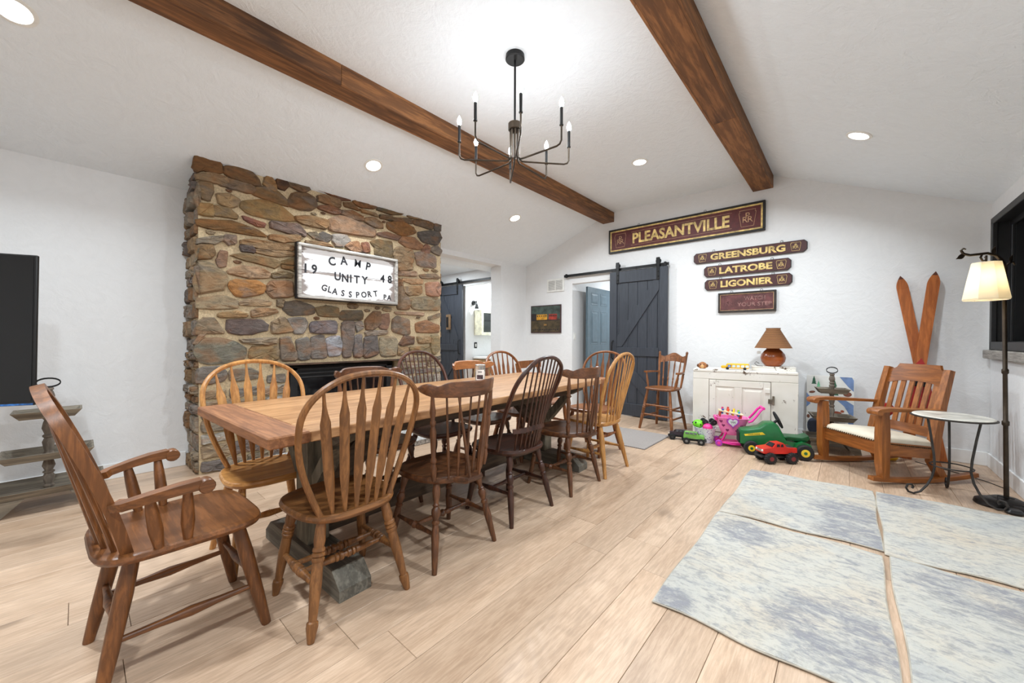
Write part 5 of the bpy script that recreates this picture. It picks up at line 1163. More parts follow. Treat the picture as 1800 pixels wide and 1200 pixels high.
# ------------------------------------------------------------------ skis
skw = wood('varnished ski', (132, 66, 26), (186, 106, 50), 'Z', 0.35, 40, False, False, 0.06); skr = plain('red ski paint', (156, 34, 34), 0.45, 0, 0.15); skt = plain('dark ski tip', (84, 42, 26), 0.5)
def ski(label, x0, x1, y0, y1, L):
    a, b_ = Vector((x0, y0, 0.0)), Vector((x1, y1, L)); up = (b_ - a).normalized(); L = (b_ - a).length; side = Vector((1, 0, 0)); side = (side - up * side.dot(up)).normalized(); n = up.cross(side)
    t = thing('ski', label, 'ski', tuple(a), 0, 'old wooden skis')
    def seg(s0, s1, nm, mat, pr=None, dd=0.0):
        rs_ = []
        K = 8
        for k in range(K + 1):
            s_ = s0 + (s1 - s0) * k / K
            w_ = 0.040 + 0.006 * abs(s_ / L - 0.5)
            if s_ > L - 0.12: w_ *= max(0.03, 1 - ((s_ - (L - 0.12)) / 0.12) ** 1.9)
            up_n = 0.03 * max(0, (s_ - (L - 0.25)) / 0.25) ** 2
            c = up * s_ - n * (up_n if n.y > 0 else -up_n); th = 0.009 + 0.006 * math.exp(-((s_ / L - 0.45) * 5) ** 2) + dd
            w_ += dd
            rs_.append([c + side * w_ + n * th, c - side * w_ + n * th, c - side * w_ - n * th, c + side * w_ - n * th])
        MB().rings(rs_).build(nm, mat, t, smooth=0)
    seg(0.0, L - 0.13, 'ski_board', skw); seg(L - 0.13, L - 0.035, 'ski_nose', skw); seg(L - 0.035, L - 0.0005, 'ski_tip', skt)
    seg(L * 0.28, L * 0.50, 'red_band', skr, dd=0.0006)
    q = up * (L * 0.50); mb = MB(); mb.prism([(-0.041, 0), (0.041, 0), (0.0, 0.075)], q, tuple(side), tuple(up), tuple(n), -0.0165, 0.0165); mb.build('red_point', skr, t, smooth=0)
    cnt = up * (L * 0.42); sgn = -1 if n.y > 0 else 1
    MB().box(tuple(cnt + n * sgn * 0.028), (0.075, 0.03, 0.10), None, 0.006).build('toe_binding', M['black'], t, smooth=0)
ski('red banded ski leaning to the left, its tip lower behind the rocking chair', 0.665, 0.385, 5.34, 5.445, 1.782)
ski('red banded ski leaning to the right behind the rocking chair', 0.425, 0.620, 5.29, 5.412, 1.797)

# ------------------------------------------------------------------ animal print board
t = thing('print_board', 'white board printed with trees and forest animals leaning on the gable wall', 'picture', (-0.145, 5.345, 0), 0); t.rotation_euler = (R(-5), 0, 0)
W, H_ = 0.40, 0.755
MB().box((0, 0.01, H_ / 2), (W, 0.02, H_), None, 0.002).build('board', plain('off white board', (226, 224, 218), 0.6, 0, 0.02), t, smooth=0)
blue = plain('dusty blue print', (112, 136, 178), 0.6); grn = plain('forest green print', (44, 92, 66), 0.6); mint = plain('mint print', (120, 190, 148), 0.6); brw = plain('hedgehog brown print', (112, 66, 48), 0.6, 0, 0.3, 60); fox = plain('fox red print', (156, 76, 50), 0.6); dsl = plain('slate print', (84, 94, 116), 0.6)
def pr_(name, poly, mat, d=0.0012): MB().prism(poly, (-W / 2, 0, 0), (1, 0, 0), (0, 0, 1), (0, -1, 0), 0.0, d).build(name, mat, t, smooth=0)
def ell(cx, cz, a, b_, n=18, rot=0): return [(cx + a * math.cos(2 * math.pi * k / n) * math.cos(rot) - b_ * math.sin(2 * math.pi * k / n) * math.sin(rot), cz + a * math.cos(2 * math.pi * k / n) * math.sin(rot) + b_ * math.sin(2 * math.pi * k / n) * math.cos(rot)) for k in range(n)]
pr_('blue_sky', [(0.28, 0.75), (0.38, 0.75), (0.395, 0.72), (0.395, 0.60), (0.35, 0.65)], blue)
pr_('blue_water', [(0.26, 0.50), (0.31, 0.52), (0.395, 0.46), (0.395, 0.18), (0.35, 0.22), (0.36, 0.36), (0.32, 0.44)], blue)
pr_('blue_water', [(0.002, 0.56), (0.03, 0.52), (0.035, 0.44), (0.002, 0.40)], blue)
def treep(cx, cz, w_, h_, m_):
    for k in range(3): pr_('tree', [(cx - w_ * (0.5 - k * 0.1), cz + h_ * k * 0.25), (cx + w_ * (0.5 - k * 0.1), cz + h_ * k * 0.25), (cx, cz + h_ * (0.5 + k * 0.25))], m_, 0.001 + 0.0003 * k)
treep(0.065, 0.66, 0.045, 0.09, grn); treep(0.105, 0.60, 0.045, 0.10, mint); treep(0.235, 0.55, 0.08, 0.19, grn); treep(0.13, 0.38, 0.05, 0.09, mint)
pr_('hedgehog', ell(0.345, 0.57, 0.035, 0.026), brw); pr_('hedgehog', ell(0.365, 0.52, 0.025, 0.012), brw); pr_('hedgehog', ell(0.05, 0.57, 0.028, 0.013, rot=0.2), brw); pr_('hedgehog', ell(0.02, 0.30, 0.014, 0.02), brw)
pr_('fox', ell(0.255, 0.365, 0.045, 0.016), fox); pr_('fox', ell(0.305, 0.385, 0.016, 0.013), fox); pr_('fox', ell(0.205, 0.375, 0.02, 0.007, rot=-0.5), fox)
for x in (0.225, 0.245, 0.275, 0.29): pr_('fox', [(x, 0.33), (x + 0.006, 0.33), (x + 0.008, 0.36), (x - 0.002, 0.36)], fox)
pr_('slate_stone', ell(0.06, 0.20, 0.05, 0.085), dsl)
# toy figure under the rocking chair arm
t = thing('toy_figure', 'small red, black and yellow toy on the floor behind the rocking chair', 'toy', (0.28, 5.15, 0), R(20))
MB().box((0, 0, 0.05), (0.16, 0.12, 0.10), None, 0.02).build('yellow_base', yl, t, smooth=0)
MB().lathe((0, 0, 0.10), (0.0, 0, 0.42), [(0, .05), (.4, .035), (.8, .03), (1, .025)], 14).build('black_body', M['rubber'], t)
MB().lathe((0, 0, 0.42), (0.0, 0, 0.54), [(0, .03), (.3, .06), (.7, .06), (1, .03)], 14).build('red_head', plain('red plastic', (190, 34, 30), 0.4), t)

# ------------------------------------------------------------------ side table
iron2 = plain('wrought iron', (60, 57, 55), 0.5, 0.6, 0.2)
t = thing('side_table', 'round stone topped side table on scrolled iron legs', 'table', (0.575, 4.215, 0), R(8)); tz = 0.597
mar = plain('mottled pale stone', (196, 192, 182), 0.35, 0, 0.22, 7)
MB().lathe((0, 0, tz - 0.014), (0, 0, tz), [(0, .202), (.7, .205), (1, .200)], 48).build('stone_top', mar, t)
MB().loft([(0.206 * math.cos(a), 0.206 * math.sin(a), tz - 0.012) for a in [k * math.pi / 24 for k in range(48)]], (0.006, 0.011), (0, 0, 1), 6, True).build('rim', plain('dark rim', (52, 46, 42), 0.5, 0.4), t)
for k in range(3):
    a = R(-160 + 120 * k); dx, dy = math.cos(a), math.sin(a); P = [(0.145, tz - 0.02), (0.125, 0.45), (0.105, 0.30), (0.100, 0.215), (0.115, 0.14), (0.145, 0.075), (0.185, 0.025), (0.225, 0.0085), (0.258, 0.018), (0.272, 0.045), (0.262, 0.072), (0.240, 0.075), (0.228, 0.058), (0.236, 0.044)]
    MB().loft([(r * dx, r * dy, z) for r, z in P], (0.0075, 0.0075), None, 8).build('scroll_leg', iron2, t)
MB().loft([(0.108 * math.cos(a), 0.108 * math.sin(a), 0.225) for a in [k * math.pi / 12 for k in range(24)]], (0.005, 0.005), None, 6, True).build('leg_ring', iron2, t)

# ------------------------------------------------------------------ floor lamp
t = thing('floor_lamp', 'dark iron floor lamp with leaf scroll arm and white shade by the window', 'lamp', (0.835, 4.255, 0), 0)
lx, ly = -0.751, -0.66   # arm direction (to the left in the room corner)
ped = MB(); 
for rr, (ox, oy), hh in ((0.10, (0.0, 0.0), 0.055), (0.085, (-0.075, -0.05), 0.05), (0.05, (0.02, -0.09), 0.035)):
    ped.lathe((ox, oy, 0), (ox, oy, hh), [(0, rr * 0.9), (.2, rr), (.7, rr * 0.93), (1, rr * 0.6)], 20)
ped.build('base', plain('black cast iron', (34, 30, 28), 0.4, 0.5, 0.3, 20, 0.4), t)
pb0, pb1 = Vector((0, 0, 0.04)), Vector((-0.028, -0.022, 1.60))
MB().lathe(pb0, pb1, [(0, .013), (.33, .012), (.335, .018), (.35, .018), (.355, .012), (.56, .0115), (.565, .017), (.58, .017), (.585, .0115), (1, .011)], 12).build('pole', M['bronze'], t)
top = pb1
arm = [top, top + Vector((0, 0, 0.05)), top + Vector((lx * 0.02, ly * 0.02, 0.10)), top + Vector((lx * 0.06, ly * 0.06, 0.135)), top + Vector((lx * 0.12, ly * 0.12, 0.15)), top + Vector((lx * 0.18, ly * 0.18, 0.142)), top + Vector((lx * 0.24, ly * 0.24, 0.135)), top + Vector((lx * 0.285, ly * 0.285, 0.145)), top + Vector((lx * 0.30, ly * 0.30, 0.168)), top + Vector((lx * 0.285, ly * 0.285, 0.182)), top + Vector((lx * 0.268, ly * 0.268, 0.176))]
ao = MB().loft(arm, [(0.014, 0.014), (0.017, 0.017), (0.013, 0.013)] + [(0.009, 0.009)] * 5 + [(0.007, 0.007), (0.006, 0.006), (0.004, 0.004)], None, 8).build('scroll_arm', M['bronze'], t)
MB().loft([top + Vector((lx * u, ly * u, z)) for u, z in ((0.15, 0.148), (0.165, 0.12), (0.15, 0.098), (0.13, 0.10), (0.125, 0.118), (0.135, 0.122))], (0.006, 0.006), None, 8).build('small_scroll', M['bronze'], ao)
MB().loft([top + Vector((lx * u, ly * u, z)) for u, z in ((0.0, 0.05), (-0.03, 0.08), (-0.06, 0.09), (-0.075, 0.07))], (0.005, 0.005), None, 8).build('small_scroll', M['bronze'], ao)
def leaf(p, d, L, w_):
    p, d = Vector(p), Vector(d).normalized(); s_ = Vector((lx, ly, 0)).cross(Vector((0, 0, 1))); 
    MB().loft([p + d * (L * k / 6) for k in range(7)], [(w_ * math.sin(math.pi * min(0.98, 0.06 + k / 6)) + 0.001, 0.003) for k in range(7)], tuple(Vector((0, 0, 1)).cross(s_)), 8).build('iron_leaf', M['bronze'], ao)
leaf(top + Vector((lx * 0.27, ly * 0.27, 0.14)), (lx, ly, -0.5), 0.07, 0.016); leaf(top + Vector((lx * 0.08, ly * 0.08, 0.14)), (-lx * .3, -ly * .3, 1), 0.06, 0.016); leaf(top + Vector((-lx * 0.04, -ly * 0.04, 0.085)), (-lx * .3, -ly * .3, 1), 0.06, 0.014)
sc = top + Vector((lx * 0.125, ly * 0.125, 0.0))
cl, nt, b = base_mat('white linen shade', (244, 240, 228), 0.8); b.inputs['Transmission Weight'].default_value = 0.0
tr = N(nt, 'ShaderNodeBsdfTranslucent'); tr.inputs[0].default_value = lin((250, 244, 226)); mxs = N(nt, 'ShaderNodeMixShader'); mxs.inputs[0].default_value = 0.5
nt.links.new(b.outputs[0], mxs.inputs[1]); nt.links.new(tr.outputs[0], mxs.inputs[2]); nt.links.new(mxs.outputs[0], nt.nodes['Material Output'].inputs[0])
def sq(hw_, z, k=0.82):
    o_ = []
    for q in range(8):
        a = R(22.5 + 45 * q) + YAW; r = hw_ / math.cos(R(22.5)) * (1.06 if True else 1); o_.append(sc + Vector((r * math.cos(a), r * math.sin(a), z)))
    return o_
MB().rings([sq(0.096, -0.175), sq(0.099, -0.165), sq(0.084, -0.06), sq(0.062, 0.085), sq(0.059, 0.085), sq(0.081, -0.06), sq(0.093, -0.175)], closed=True).build('lamp_shade', cl, t, smooth=0)
MB().lathe(sc + Vector((0, 0, 0.135)), sc + Vector((0, 0, 0.02)), [(0, .006), (.5, .006), (.6, .016), (1, .016)], 10).build('socket', M['bronze'], t)
MB().lathe(sc + Vector((0, 0, 0.02)), sc + Vector((0, 0, -0.085)), [(0, .014), (.3, .022), (.6, .030), (.85, .024), (1, .004)], 14).build('bulb', emis('floor lamp bulb', (1.0, 0.83, 0.6, 1), 22.0), t)
cdp = [(0.0, 0.09, 0.012), (0.06, 0.30, 0.004), (0.09, 0.46, 0.004), (0.02, 0.60, 0.004), (-0.10, 0.74, 0.004), (-0.24, 0.85, 0.004), (-0.35, 0.95, 0.004)]
MB().loft(cdp, (0.0032, 0.0032), None, 6).build('power_cord', M['black'], t)
MB().loft([(0.03, -0.02, 0.06), (-0.05, -0.06, 0.075), (-0.06, -0.12, 0.05), (0.0, -0.14, 0.02), (0.06, -0.16, 0.004), (0.11, -0.20, 0.004)], (0.0032, 0.0032), None, 6).build('power_cord', M['black'], t)
MB().lathe((0.0, -0.17, 0.0), (0.0, -0.17, 0.03), [(0, .04), (.5, .044), (1, .03)], 14).build('foot_switch', plain('black switch plastic', (20, 20, 21), 0.3), t)
# ------------------------------------------------------------------ rugs
def rug_mat(name, spots, seed):
    m, nt, b = base_mat(name, (214, 214, 208), 0.95, 0, 0.1)
    tc = N(nt, 'ShaderNodeTexCoord'); mp = N(nt, 'ShaderNodeMapping'); mp.inputs['Location'].default_value = (seed, seed * 1.7, 0); nt.links.new(tc.outputs['Object'], mp.inputs[0]); v = mp.outputs[0]
    mp2 = N(nt, 'ShaderNodeMapping'); mp2.inputs['Scale'].default_value = (0.8, 1.6, 1); nt.links.new(v, mp2.inputs[0])
    big = noise(nt, v, 2.4, 4, 0.6, 0.8); mid = noise(nt, mp2.outputs[0], 16, 6, 0.72, 0.6); fin = noise(nt, mp2.outputs[0], 60, 4, 0.75)
    base = ramp(nt, big, [(0.3, lin((190, 190, 186))), (0.5, lin((205, 201, 191))), (0.72, lin((209, 197, 179)))])
    mask = None
    for (x, y, r, inner) in spots:
        d = N(nt, 'ShaderNodeVectorMath', operation='DISTANCE'); nt.links.new(tc.outputs['Object'], d.inputs[0]); d.inputs[1].default_value = (x, y, 0.012)
        rr = ramp(nt, d.outputs['Value'], [(0.0, (0.25 if inner else 0.9,) * 3 + (1,)), (r * 0.55, (1, 1, 1, 1)), (r, (0, 0, 0, 1))])
        if mask is None: mask = rr
        else:
            mm = N(nt, 'ShaderNodeMath', operation='MAXIMUM'); nt.links.new(mask, mm.inputs[0]); nt.links.new(rr, mm.inputs[1]); mask = mm.outputs[0]
    k = N(nt, 'ShaderNodeMath', operation='MULTIPLY_ADD'); nt.links.new(mask, k.inputs[0]); k.inputs[1].default_value = 0.17; nt.links.new(mid, k.inputs[2])
    k2 = N(nt, 'ShaderNodeMath', operation='MULTIPLY_ADD'); nt.links.new(fin, k2.inputs[0]); k2.inputs[1].default_value = 0.34; nt.links.new(k.outputs[0], k2.inputs[2])
    dark = ramp(nt, k2.outputs[0], [(0.665, (0, 0, 0, 1)), (0.88, (0.8, 0.8, 0.8, 1))])
    c = mixc(nt, dark, base, lin((138, 139, 148)))
    sp_ = ramp(nt, noise(nt, mp2.outputs[0], 38, 3, 0.6), [(0.36, (0.42, 0.42, 0.42, 1)), (0.47, (0, 0, 0, 1))])
    c = mixc(nt, sp_, c, lin((150, 148, 146)))
    nt.links.new(c, b.inputs['Base Color']); bump(nt, b, noise(nt, v, 170, 3, 0.7), 0.8, 0.008)
    return m
def rug(label, x0, x1, y0, y1, mat, seed, zofs=0.0, yskew=0.0):
    rng = random.Random(seed); nx, ny = 28, 36; mb = MB(); ph = [rng.uniform(0, 6) for _ in range(8)]
    cx, cy = (x0 + x1) / 2, (y0 + y1) / 2
    def pt(i, j, z):
        u, v = i / nx, j / ny; x = x0 + (x1 - x0) * u; y = y0 + (y1 - y0) * v + yskew * u
        x += 0.005 * math.sin(v * 9 + ph[0]) * (u if u > 0.5 else -(1 - u)) * (abs(2 * u - 1)); y += 0.010 * math.sin(u * 11 + ph[1]) * abs(2 * v - 1) ** 2
        e = min(u, 1 - u, v, 1 - v)
        zz = z + 0.004 * max(0, math.sin(u * 13 + ph[2])) * (1 - v) ** 6
        return (x - cx, y - cy, zz * (1 if e > 0 else (0.75 if z > 0.003 else 1)))
    top = [pt(i, j, 0.013 + zofs) for j in range(ny + 1) for i in range(nx + 1)]; bot = [pt(i, j, 0.001) for j in range(ny + 1) for i in range(nx + 1)]
    n = (nx + 1) * (ny + 1); f = []
    for j in range(ny):
        for i in range(nx): a = j * (nx + 1) + i; f += [(a, a + 1, a + nx + 2, a + nx + 1), (n + a, n + a + nx + 1, n + a + nx + 2, n + a + 1)]
    bd = [i for i in range(nx + 1)] + [j * (nx + 1) + nx for j in range(1, ny + 1)] + [ny * (nx + 1) + i for i in range(nx - 1, -1, -1)] + [j * (nx + 1) for j in range(ny - 1, 0, -1)]
    for k in range(len(bd)): a, b_ = bd[k], bd[(k + 1) % len(bd)]; f.append((a, n + a, n + b_, b_))
    t = thing('area_rug', label, 'rug', (cx, cy, 0), 0, 'pale grey blue rugs laid edge to edge')
    mb.add(top + bot, f); mb.build('pile', mat, t)
    P = [Vector(top[i]) for i in bd][::2]; P = [Vector((p.x * 1.001, p.y * 1.001, 0.007)) for p in P]
    MB().loft(P, (0.0035, 0.0045), (0, 0, 1), 6, True).build('bound_edge', plain('rug binding', (176, 168, 154), 0.9), t)
rug('pale rug at the far left of the four, nearest the toy truck', -0.629, 0.148, 2.826, 3.905, rug_mat('rug pile a', [(-0.33, 0.45, 0.16, 0), (0.27, -0.02, 0.25, 0), (0.3, -0.4, 0.25, 0)], 1.0), 1, 0, 0.05)
rug('near left of the four pale rugs, with a blue flower at its edge', -0.632, 0.138, 1.655, 2.806, rug_mat('rug pile b', [(-0.2, 0.36, 0.19, 0), (0.22, -0.28, 0.27, 1), (-0.33, -0.52, 0.12, 0)], 4.0), 2)
rug('pale rug at the far right of the four, in front of the iron side table', 0.165, 0.945, 2.838, 3.955, rug_mat('rug pile c', [(-0.25, 0.45, 0.2, 0), (0.33, -0.2, 0.2, 0)], 7.0), 3, 0, 0.06)
rug('near right of the four pale rugs, with a grey blue flower', 0.172, 0.950, 1.60, 2.818, rug_mat('rug pile d', [(-0.12, 0.44, 0.24, 1), (0.2, -0.3, 0.16, 0)], 11.0), 4)
# door mat
mt, nt, b = base_mat('grey woven mat', (150, 142, 136), 0.95); br = N(nt, 'ShaderNodeTexChecker'); br.inputs['Scale'].default_value = 90; br.inputs[1].default_value = lin((168, 160, 154)); br.inputs[2].default_value = lin((132, 124, 120)); nt.links.new(coords(nt), br.inputs['Vector']); nt.links.new(br.outputs[0], b.inputs['Base Color'])
t = thing('door_mat', 'flat grey woven mat on the floor before the charcoal door', 'mat', (-2.02, 4.255, 0))
MB().box((0, 0, 0.004), (0.88, 0.75, 0.008), None, 0.002).build('woven_field', mt, t, smooth=0)
MB().box((0, 0, 0.003), (0.90, 0.77, 0.005), None, 0.001).build('hem', plain('mat hem', (112, 104, 100), 0.9), t, smooth=0)

# ------------------------------------------------------------------ toys
def wheel(t, c, r, w_, tyre, hub, hr=0.55, ax=(0, 1, 0), hub2=None, lug=0):
    c, ax = Vector(c), Vector(ax).normalized(); a, b_ = c - ax * w_ / 2, c + ax * w_ / 2
    mb = MB().lathe(a, b_, [(0, r * hr), (0.02, r * 0.88), (.2, r), (.8, r), (0.98, r * 0.88), (1, r * hr)], 22)
    if lug:
        x = ax.orthogonal().normalized(); y = ax.cross(x)
        for k in range(lug):
            an = 2 * math.pi * k / lug; p = c + (x * math.cos(an) + y * math.sin(an)) * r * 0.985
            mb.box(tuple(p), (r * 0.17, w_ * 0.86, r * 0.13), Matrix.Rotation(an, 4, 'Y') if abs(ax.y) > 0.9 else None)
    o = mb.build('wheel', tyre, t)
    MB().lathe(c - ax * w_ * 0.53, c + ax * w_ * 0.53, [(0, r * hr * .6), (0.05, r * hr), (.5, r * hr), (.95, r * hr), (1, r * hr * .6)], 18).build('hub', hub, o)
    if hub2: MB().lathe(c - ax * w_ * 0.57, c + ax * w_ * 0.57, [(0, r * 0.2), (1, r * 0.2)], 12).build('hub_cap', hub2, o)
    return o
def side_profile(pts, w_, top_inset=0.0, zc=None):
    """body from side outline (x,z), half width w_; verts above zc are pulled in"""
    mb = MB(); L = []
    for s_ in (-1, 1): L.append([(x, s_ * (w_ - (top_inset if zc is not None and z > zc else 0)), z) for x, z in pts])
    return mb.rings(L)
def bevel_profile(pts, w_, r):
    """side outline with rounded edges across the width"""
    cx = sum(p[0] for p in pts) / len(pts); cz = sum(p[1] for p in pts) / len(pts); L = []
    def ins(d):
        o_ = []
        for x, z in pts:
            dx, dz = cx - x, cz - z; l = math.hypot(dx, dz) + 1e-6; o_.append((x + dx / l * d, z + dz / l * d))
        return o_
    for y, d in ((-w_, r), (-w_ + r * 0.3, r * 0.3), (-w_ + r, 0), (w_ - r, 0), (w_ - r * 0.3, r * 0.3), (w_, r)): L.append([(x, y, z) for x, z in ins(d)])
    return MB().rings(L)
# green ride-on tractor, local +x forward
gp = plain('glossy green plastic', (22, 104, 54), 0.3, 0, 0.08); gd = plain('deep green seat', (16, 88, 48), 0.35, 0, 0.08); yw = plain('yellow wheel hub', (238, 206, 48), 0.4, 0, 0.05)
t = thing('toy_tractor', 'green ride-on toy tractor with yellow hubs by the white cabinet', 'toy', (-0.545, 4.60, 0), R(199)); t.scale = (0.92, 0.92, 0.95)
hood = [(0.34, 0.10), (0.345, 0.21), (0.33, 0.245), (0.16, 0.285), (0.10, 0.335), (0.02, 0.345), (-0.02, 0.32), (-0.08, 0.20), (-0.10, 0.165), (-0.24, 0.155), (-0.28, 0.08), (-0.10, 0.06), (0.10, 0.06)]
hb = bevel_profile(hood, 0.088, 0.03).build('hood_body', gp, t, smooth=25)
MB().box((0.343, 0, 0.165), (0.014, 0.145, 0.12), None, 0.01).build('grille', M['rubber'], hb, smooth=0)
for s_ in (-1, 1):
    dc = MB().prism([(0.10, 0.216), (0.29, 0.186), (0.30, 0.204), (0.13, 0.240)], (0, 0, 0), (1, 0, 0), (0, 0, 1), (0, s_, 0), 0.05, 0.0895).build('yellow_stripe', yw, hb, smooth=0)
    vs_, fs = text_mb('JOHN DEERE', 0.019, 0.0002, 0.0003)
    ang = math.atan2(0.222 - 0.196, 0.10 - 0.29) if s_ > 0 else math.atan2(0.196 - 0.222, 0.29 - 0.10)
    MB().add(map_plane(vs_, (0.205, s_ * 0.0899, 0.211), (-s_, 0, 0), (0, 0, 1), (0, s_, 0), R(8) * s_), fs).build('lettering', gd, dc, smooth=0)
st = [(-0.09, 0.175), (-0.06, 0.205), (-0.10, 0.215), (-0.24, 0.215), (-0.285, 0.235), (-0.30, 0.205), (-0.27, 0.17)]
bevel_profile(st, 0.085, 0.02).build('seat', gd, t, smooth=40)
for s_ in (-1, 1): side_profile([(-0.15, 0.10), (-0.17, 0.155), (-0.22, 0.18), (-0.29, 0.155), (-0.31, 0.08), (-0.24, 0.12)], 0.03).build('fender', gp, t).location = (0, s_ * 0.105, 0)
sw_ = MB(); ctr = Vector((-0.03, 0, 0.365)); ua, ub2 = Vector((0.42, 0, 0.90)), Vector((0, 1, 0))
sw_.loft([ctr + (ua * math.cos(a) + ub2 * math.sin(a)) * 0.086 for a in [k * math.pi / 14 for k in range(28)]], (0.008, 0.008), None, 8, True)
for a in (math.pi / 2, math.pi * 7 / 6, math.pi * 11 / 6): sw_.loft([ctr, ctr + (ua * math.cos(a) + ub2 * math.sin(a)) * 0.084], (0.010, 0.005), None, 6)
sw_.build('steering_wheel', M['rubber'], t)
MB().lathe((0.03, 0, 0.31), ctr, [(0, .016), (1, .012)], 10).build('steering_column', M['rubber'], t)
for s_ in (-1, 1):
    wheel(t, (0.235, s_ * 0.115, 0.072), 0.072, 0.05, M['rubber'], yw, 0.55, hub2=gp, lug=0); wheel(t, (-0.235, s_ * 0.135, 0.078), 0.078, 0.065, M['rubber'], yw, 0.6, hub2=gp, lug=0)
# trucks
def truck(name, label, loc, rz, sc_, paint, hubm, style, wheelr=0.036, lift=0.0):
    t = thing(name, label, 'toy', loc, rz); s_ = sc_
    ch = plain('dark chassis', (30, 30, 32), 0.5)
    MB().box((0, 0, 0.052 * s_), (0.27 * s_, 0.06 * s_, 0.022 * s_), None, 0.004).build('chassis', ch, t, smooth=0)
    if style == 'pickup': out = [(0.150, 0.062), (0.155, 0.095), (0.145, 0.106), (0.065, 0.116), (0.030, 0.150), (-0.035, 0.154), (-0.060, 0.116), (-0.15, 0.112), (-0.152, 0.070), (-0.05, 0.060)]
    else: out = [(0.135, 0.060), (0.140, 0.095), (0.130, 0.104), (0.070, 0.110), (0.040, 0.145), (-0.125, 0.147), (-0.140, 0.105), (-0.140, 0.060)]
    bo = side_profile([(x * s_, z * s_) for x, z in out], 0.058 * s_, 0.012 * s_, 0.12 * s_).build('truck_body', paint, t, smooth=20); bo.location.z = lift
    gl = plain('tinted toy window', (24, 26, 30), 0.2)
    spans = ((-0.030, -0.004), (0.002, 0.034)) if style == 'pickup' else ((-0.115, -0.065), (-0.055, -0.008), (0.0, 0.042))
    for q in (-1, 1):
        for a, b_ in spans: MB().rings([[(a * s_, q * (y0 - dd) * s_, 0.122 * s_), (b_ * s_, q * (y0 - dd) * s_, 0.122 * s_), ((b_ - 0.01) * s_, q * (y1 - dd) * s_, 0.144 * s_), (a * s_, q * (y1 - dd) * s_, 0.144 * s_)] for y0, y1, dd in ((0.0568, 0.0492, 0.004), (0.0568, 0.0492, 0.0))]).build('side_window', gl, bo, smooth=0)
        wheel(t, (0.098 * s_, q * 0.068 * s_, wheelr), wheelr, 0.042 * s_, M['rubber'], hubm, 0.5, lug=16); wheel(t, (-0.098 * s_, q * 0.068 * s_, wheelr), wheelr, 0.042 * s_, M['rubber'], hubm, 0.5, lug=16)
        MB().lathe((0.153 * s_, q * 0.04 * s_, 0.088 * s_), (0.159 * s_, q * 0.04 * s_, 0.088 * s_), [(0, .011 * s_), (1, .009 * s_)], 10).build('headlight', M['white'], bo)
    wx = [(0.068, 0.1165), (0.034, 0.1495)] if style == 'pickup' else [(0.072, 0.1115), (0.044, 0.143)]
    (xa_, za_), (xb_, zb_) = wx; nrm = 0.0012
    MB().rings([[(xa_ * s_ - .002, -0.042 * s_, za_ * s_ + .002), (xa_ * s_ - .002, 0.042 * s_, za_ * s_ + .002), (xb_ * s_ + .002, 0.036 * s_, zb_ * s_ - .001), (xb_ * s_ + .002, -0.036 * s_, zb_ * s_ - .001)], [(xa_ * s_, -0.042 * s_, za_ * s_ + .004), (xa_ * s_, 0.042 * s_, za_ * s_ + .004), (xb_ * s_ + .004, 0.036 * s_, zb_ * s_ + .001), (xb_ * s_ + .004, -0.036 * s_, zb_ * s_ + .001)]]).build('windshield', gl, bo, smooth=0)
    MB().box((0.155 * s_, 0, 0.086 * s_), (0.006, 0.055 * s_, 0.022 * s_)).build('grille', M['chrome'], bo, smooth=0)
    MB().box((0.158 * s_, 0, 0.060 * s_), (0.022 * s_, 0.11 * s_, 0.018 * s_), None, 0.003).build('bumper', ch, t, smooth=0)
    if style == 'pickup': MB().box((-0.105 * s_, 0, 0.1135 * s_), (0.075 * s_, 0.084 * s_, 0.003)).build('truck_bed', ch, bo, smooth=0)
    return t
redp = plain('glossy red plastic', (206, 44, 34), 0.25, 0, 0.06); redhub = plain('red rimmed hub', (120, 34, 40), 0.4)
truck('toy_pickup', 'red monster pickup toy in front of the green tractor', (-0.50, 4.335, 0), R(222), 1.02, redp, redhub, 'pickup', 0.05, 0.028)
truck('toy_jeep', 'green toy off-road truck beside the toy bucket', (-1.265, 4.475, 0), R(15), 0.74, plain('lime green toy paint', (110, 168, 74), 0.35, 0, 0.1), plain('grey hub', (120, 120, 120), 0.4), 'suv', 0.034, 0.018)
truck('toy_jeep', 'black and purple toy off-road truck left of the green toy truck', (-1.455, 4.555, 0), R(200), 0.66, plain('dark purple toy paint', (44, 34, 44), 0.35, 0, 0.2), plain('black hub', (40, 40, 42), 0.4), 'suv', 0.032, 0.012)
# toy bucket
t = thing('toy_bucket', 'small white patterned bucket heaped with toys beside the cabinet', 'bucket', (-1.20, 4.648, 0))
bp, nt, b = base_mat('patterned bucket', (222, 222, 228), 0.5); vo = N(nt, 'ShaderNodeTexVoronoi'); vo.inputs['Scale'].default_value = 42; nt.links.new(coords(nt), vo.inputs['Vector'])
nt.links.new(mixc(nt, ramp(nt, vo.outputs['Distance'], [(0.22, (1, 1, 1, 1)), (0.3, (0, 0, 0, 1))]), lin((224, 224, 230)), lin((138, 120, 168))), b.inputs['Base Color'])
MB().lathe((0, 0, 0.0), (0, 0, 0.165), [(0, .082), (.02, .086), (.96, .108), (.97, .113), (1, .113), (1, .104), (0.85, .100)], 28).build('pail', bp, t)
lime = plain('lime plastic', (112, 206, 40), 0.35); 
def toyball(name, label, loc, r, mat, cat='toy'):
    t2 = thing(name, label, cat, loc)
    MB().lathe((0, 0, -r * 0.75), (0, 0, r * 0.75), [(0, r * .25), (.12, r * .66), (.3, r * .92), (.5, r), (.7, r * .92), (.88, r * .66), (1, r * .25)], 14).build('shell', mat, t2)
    return t2
q = toyball('toy_dinosaur', 'lime green toy with black spots in the bucket', (-1.262, 4.625, 0.195), 0.06, lime)
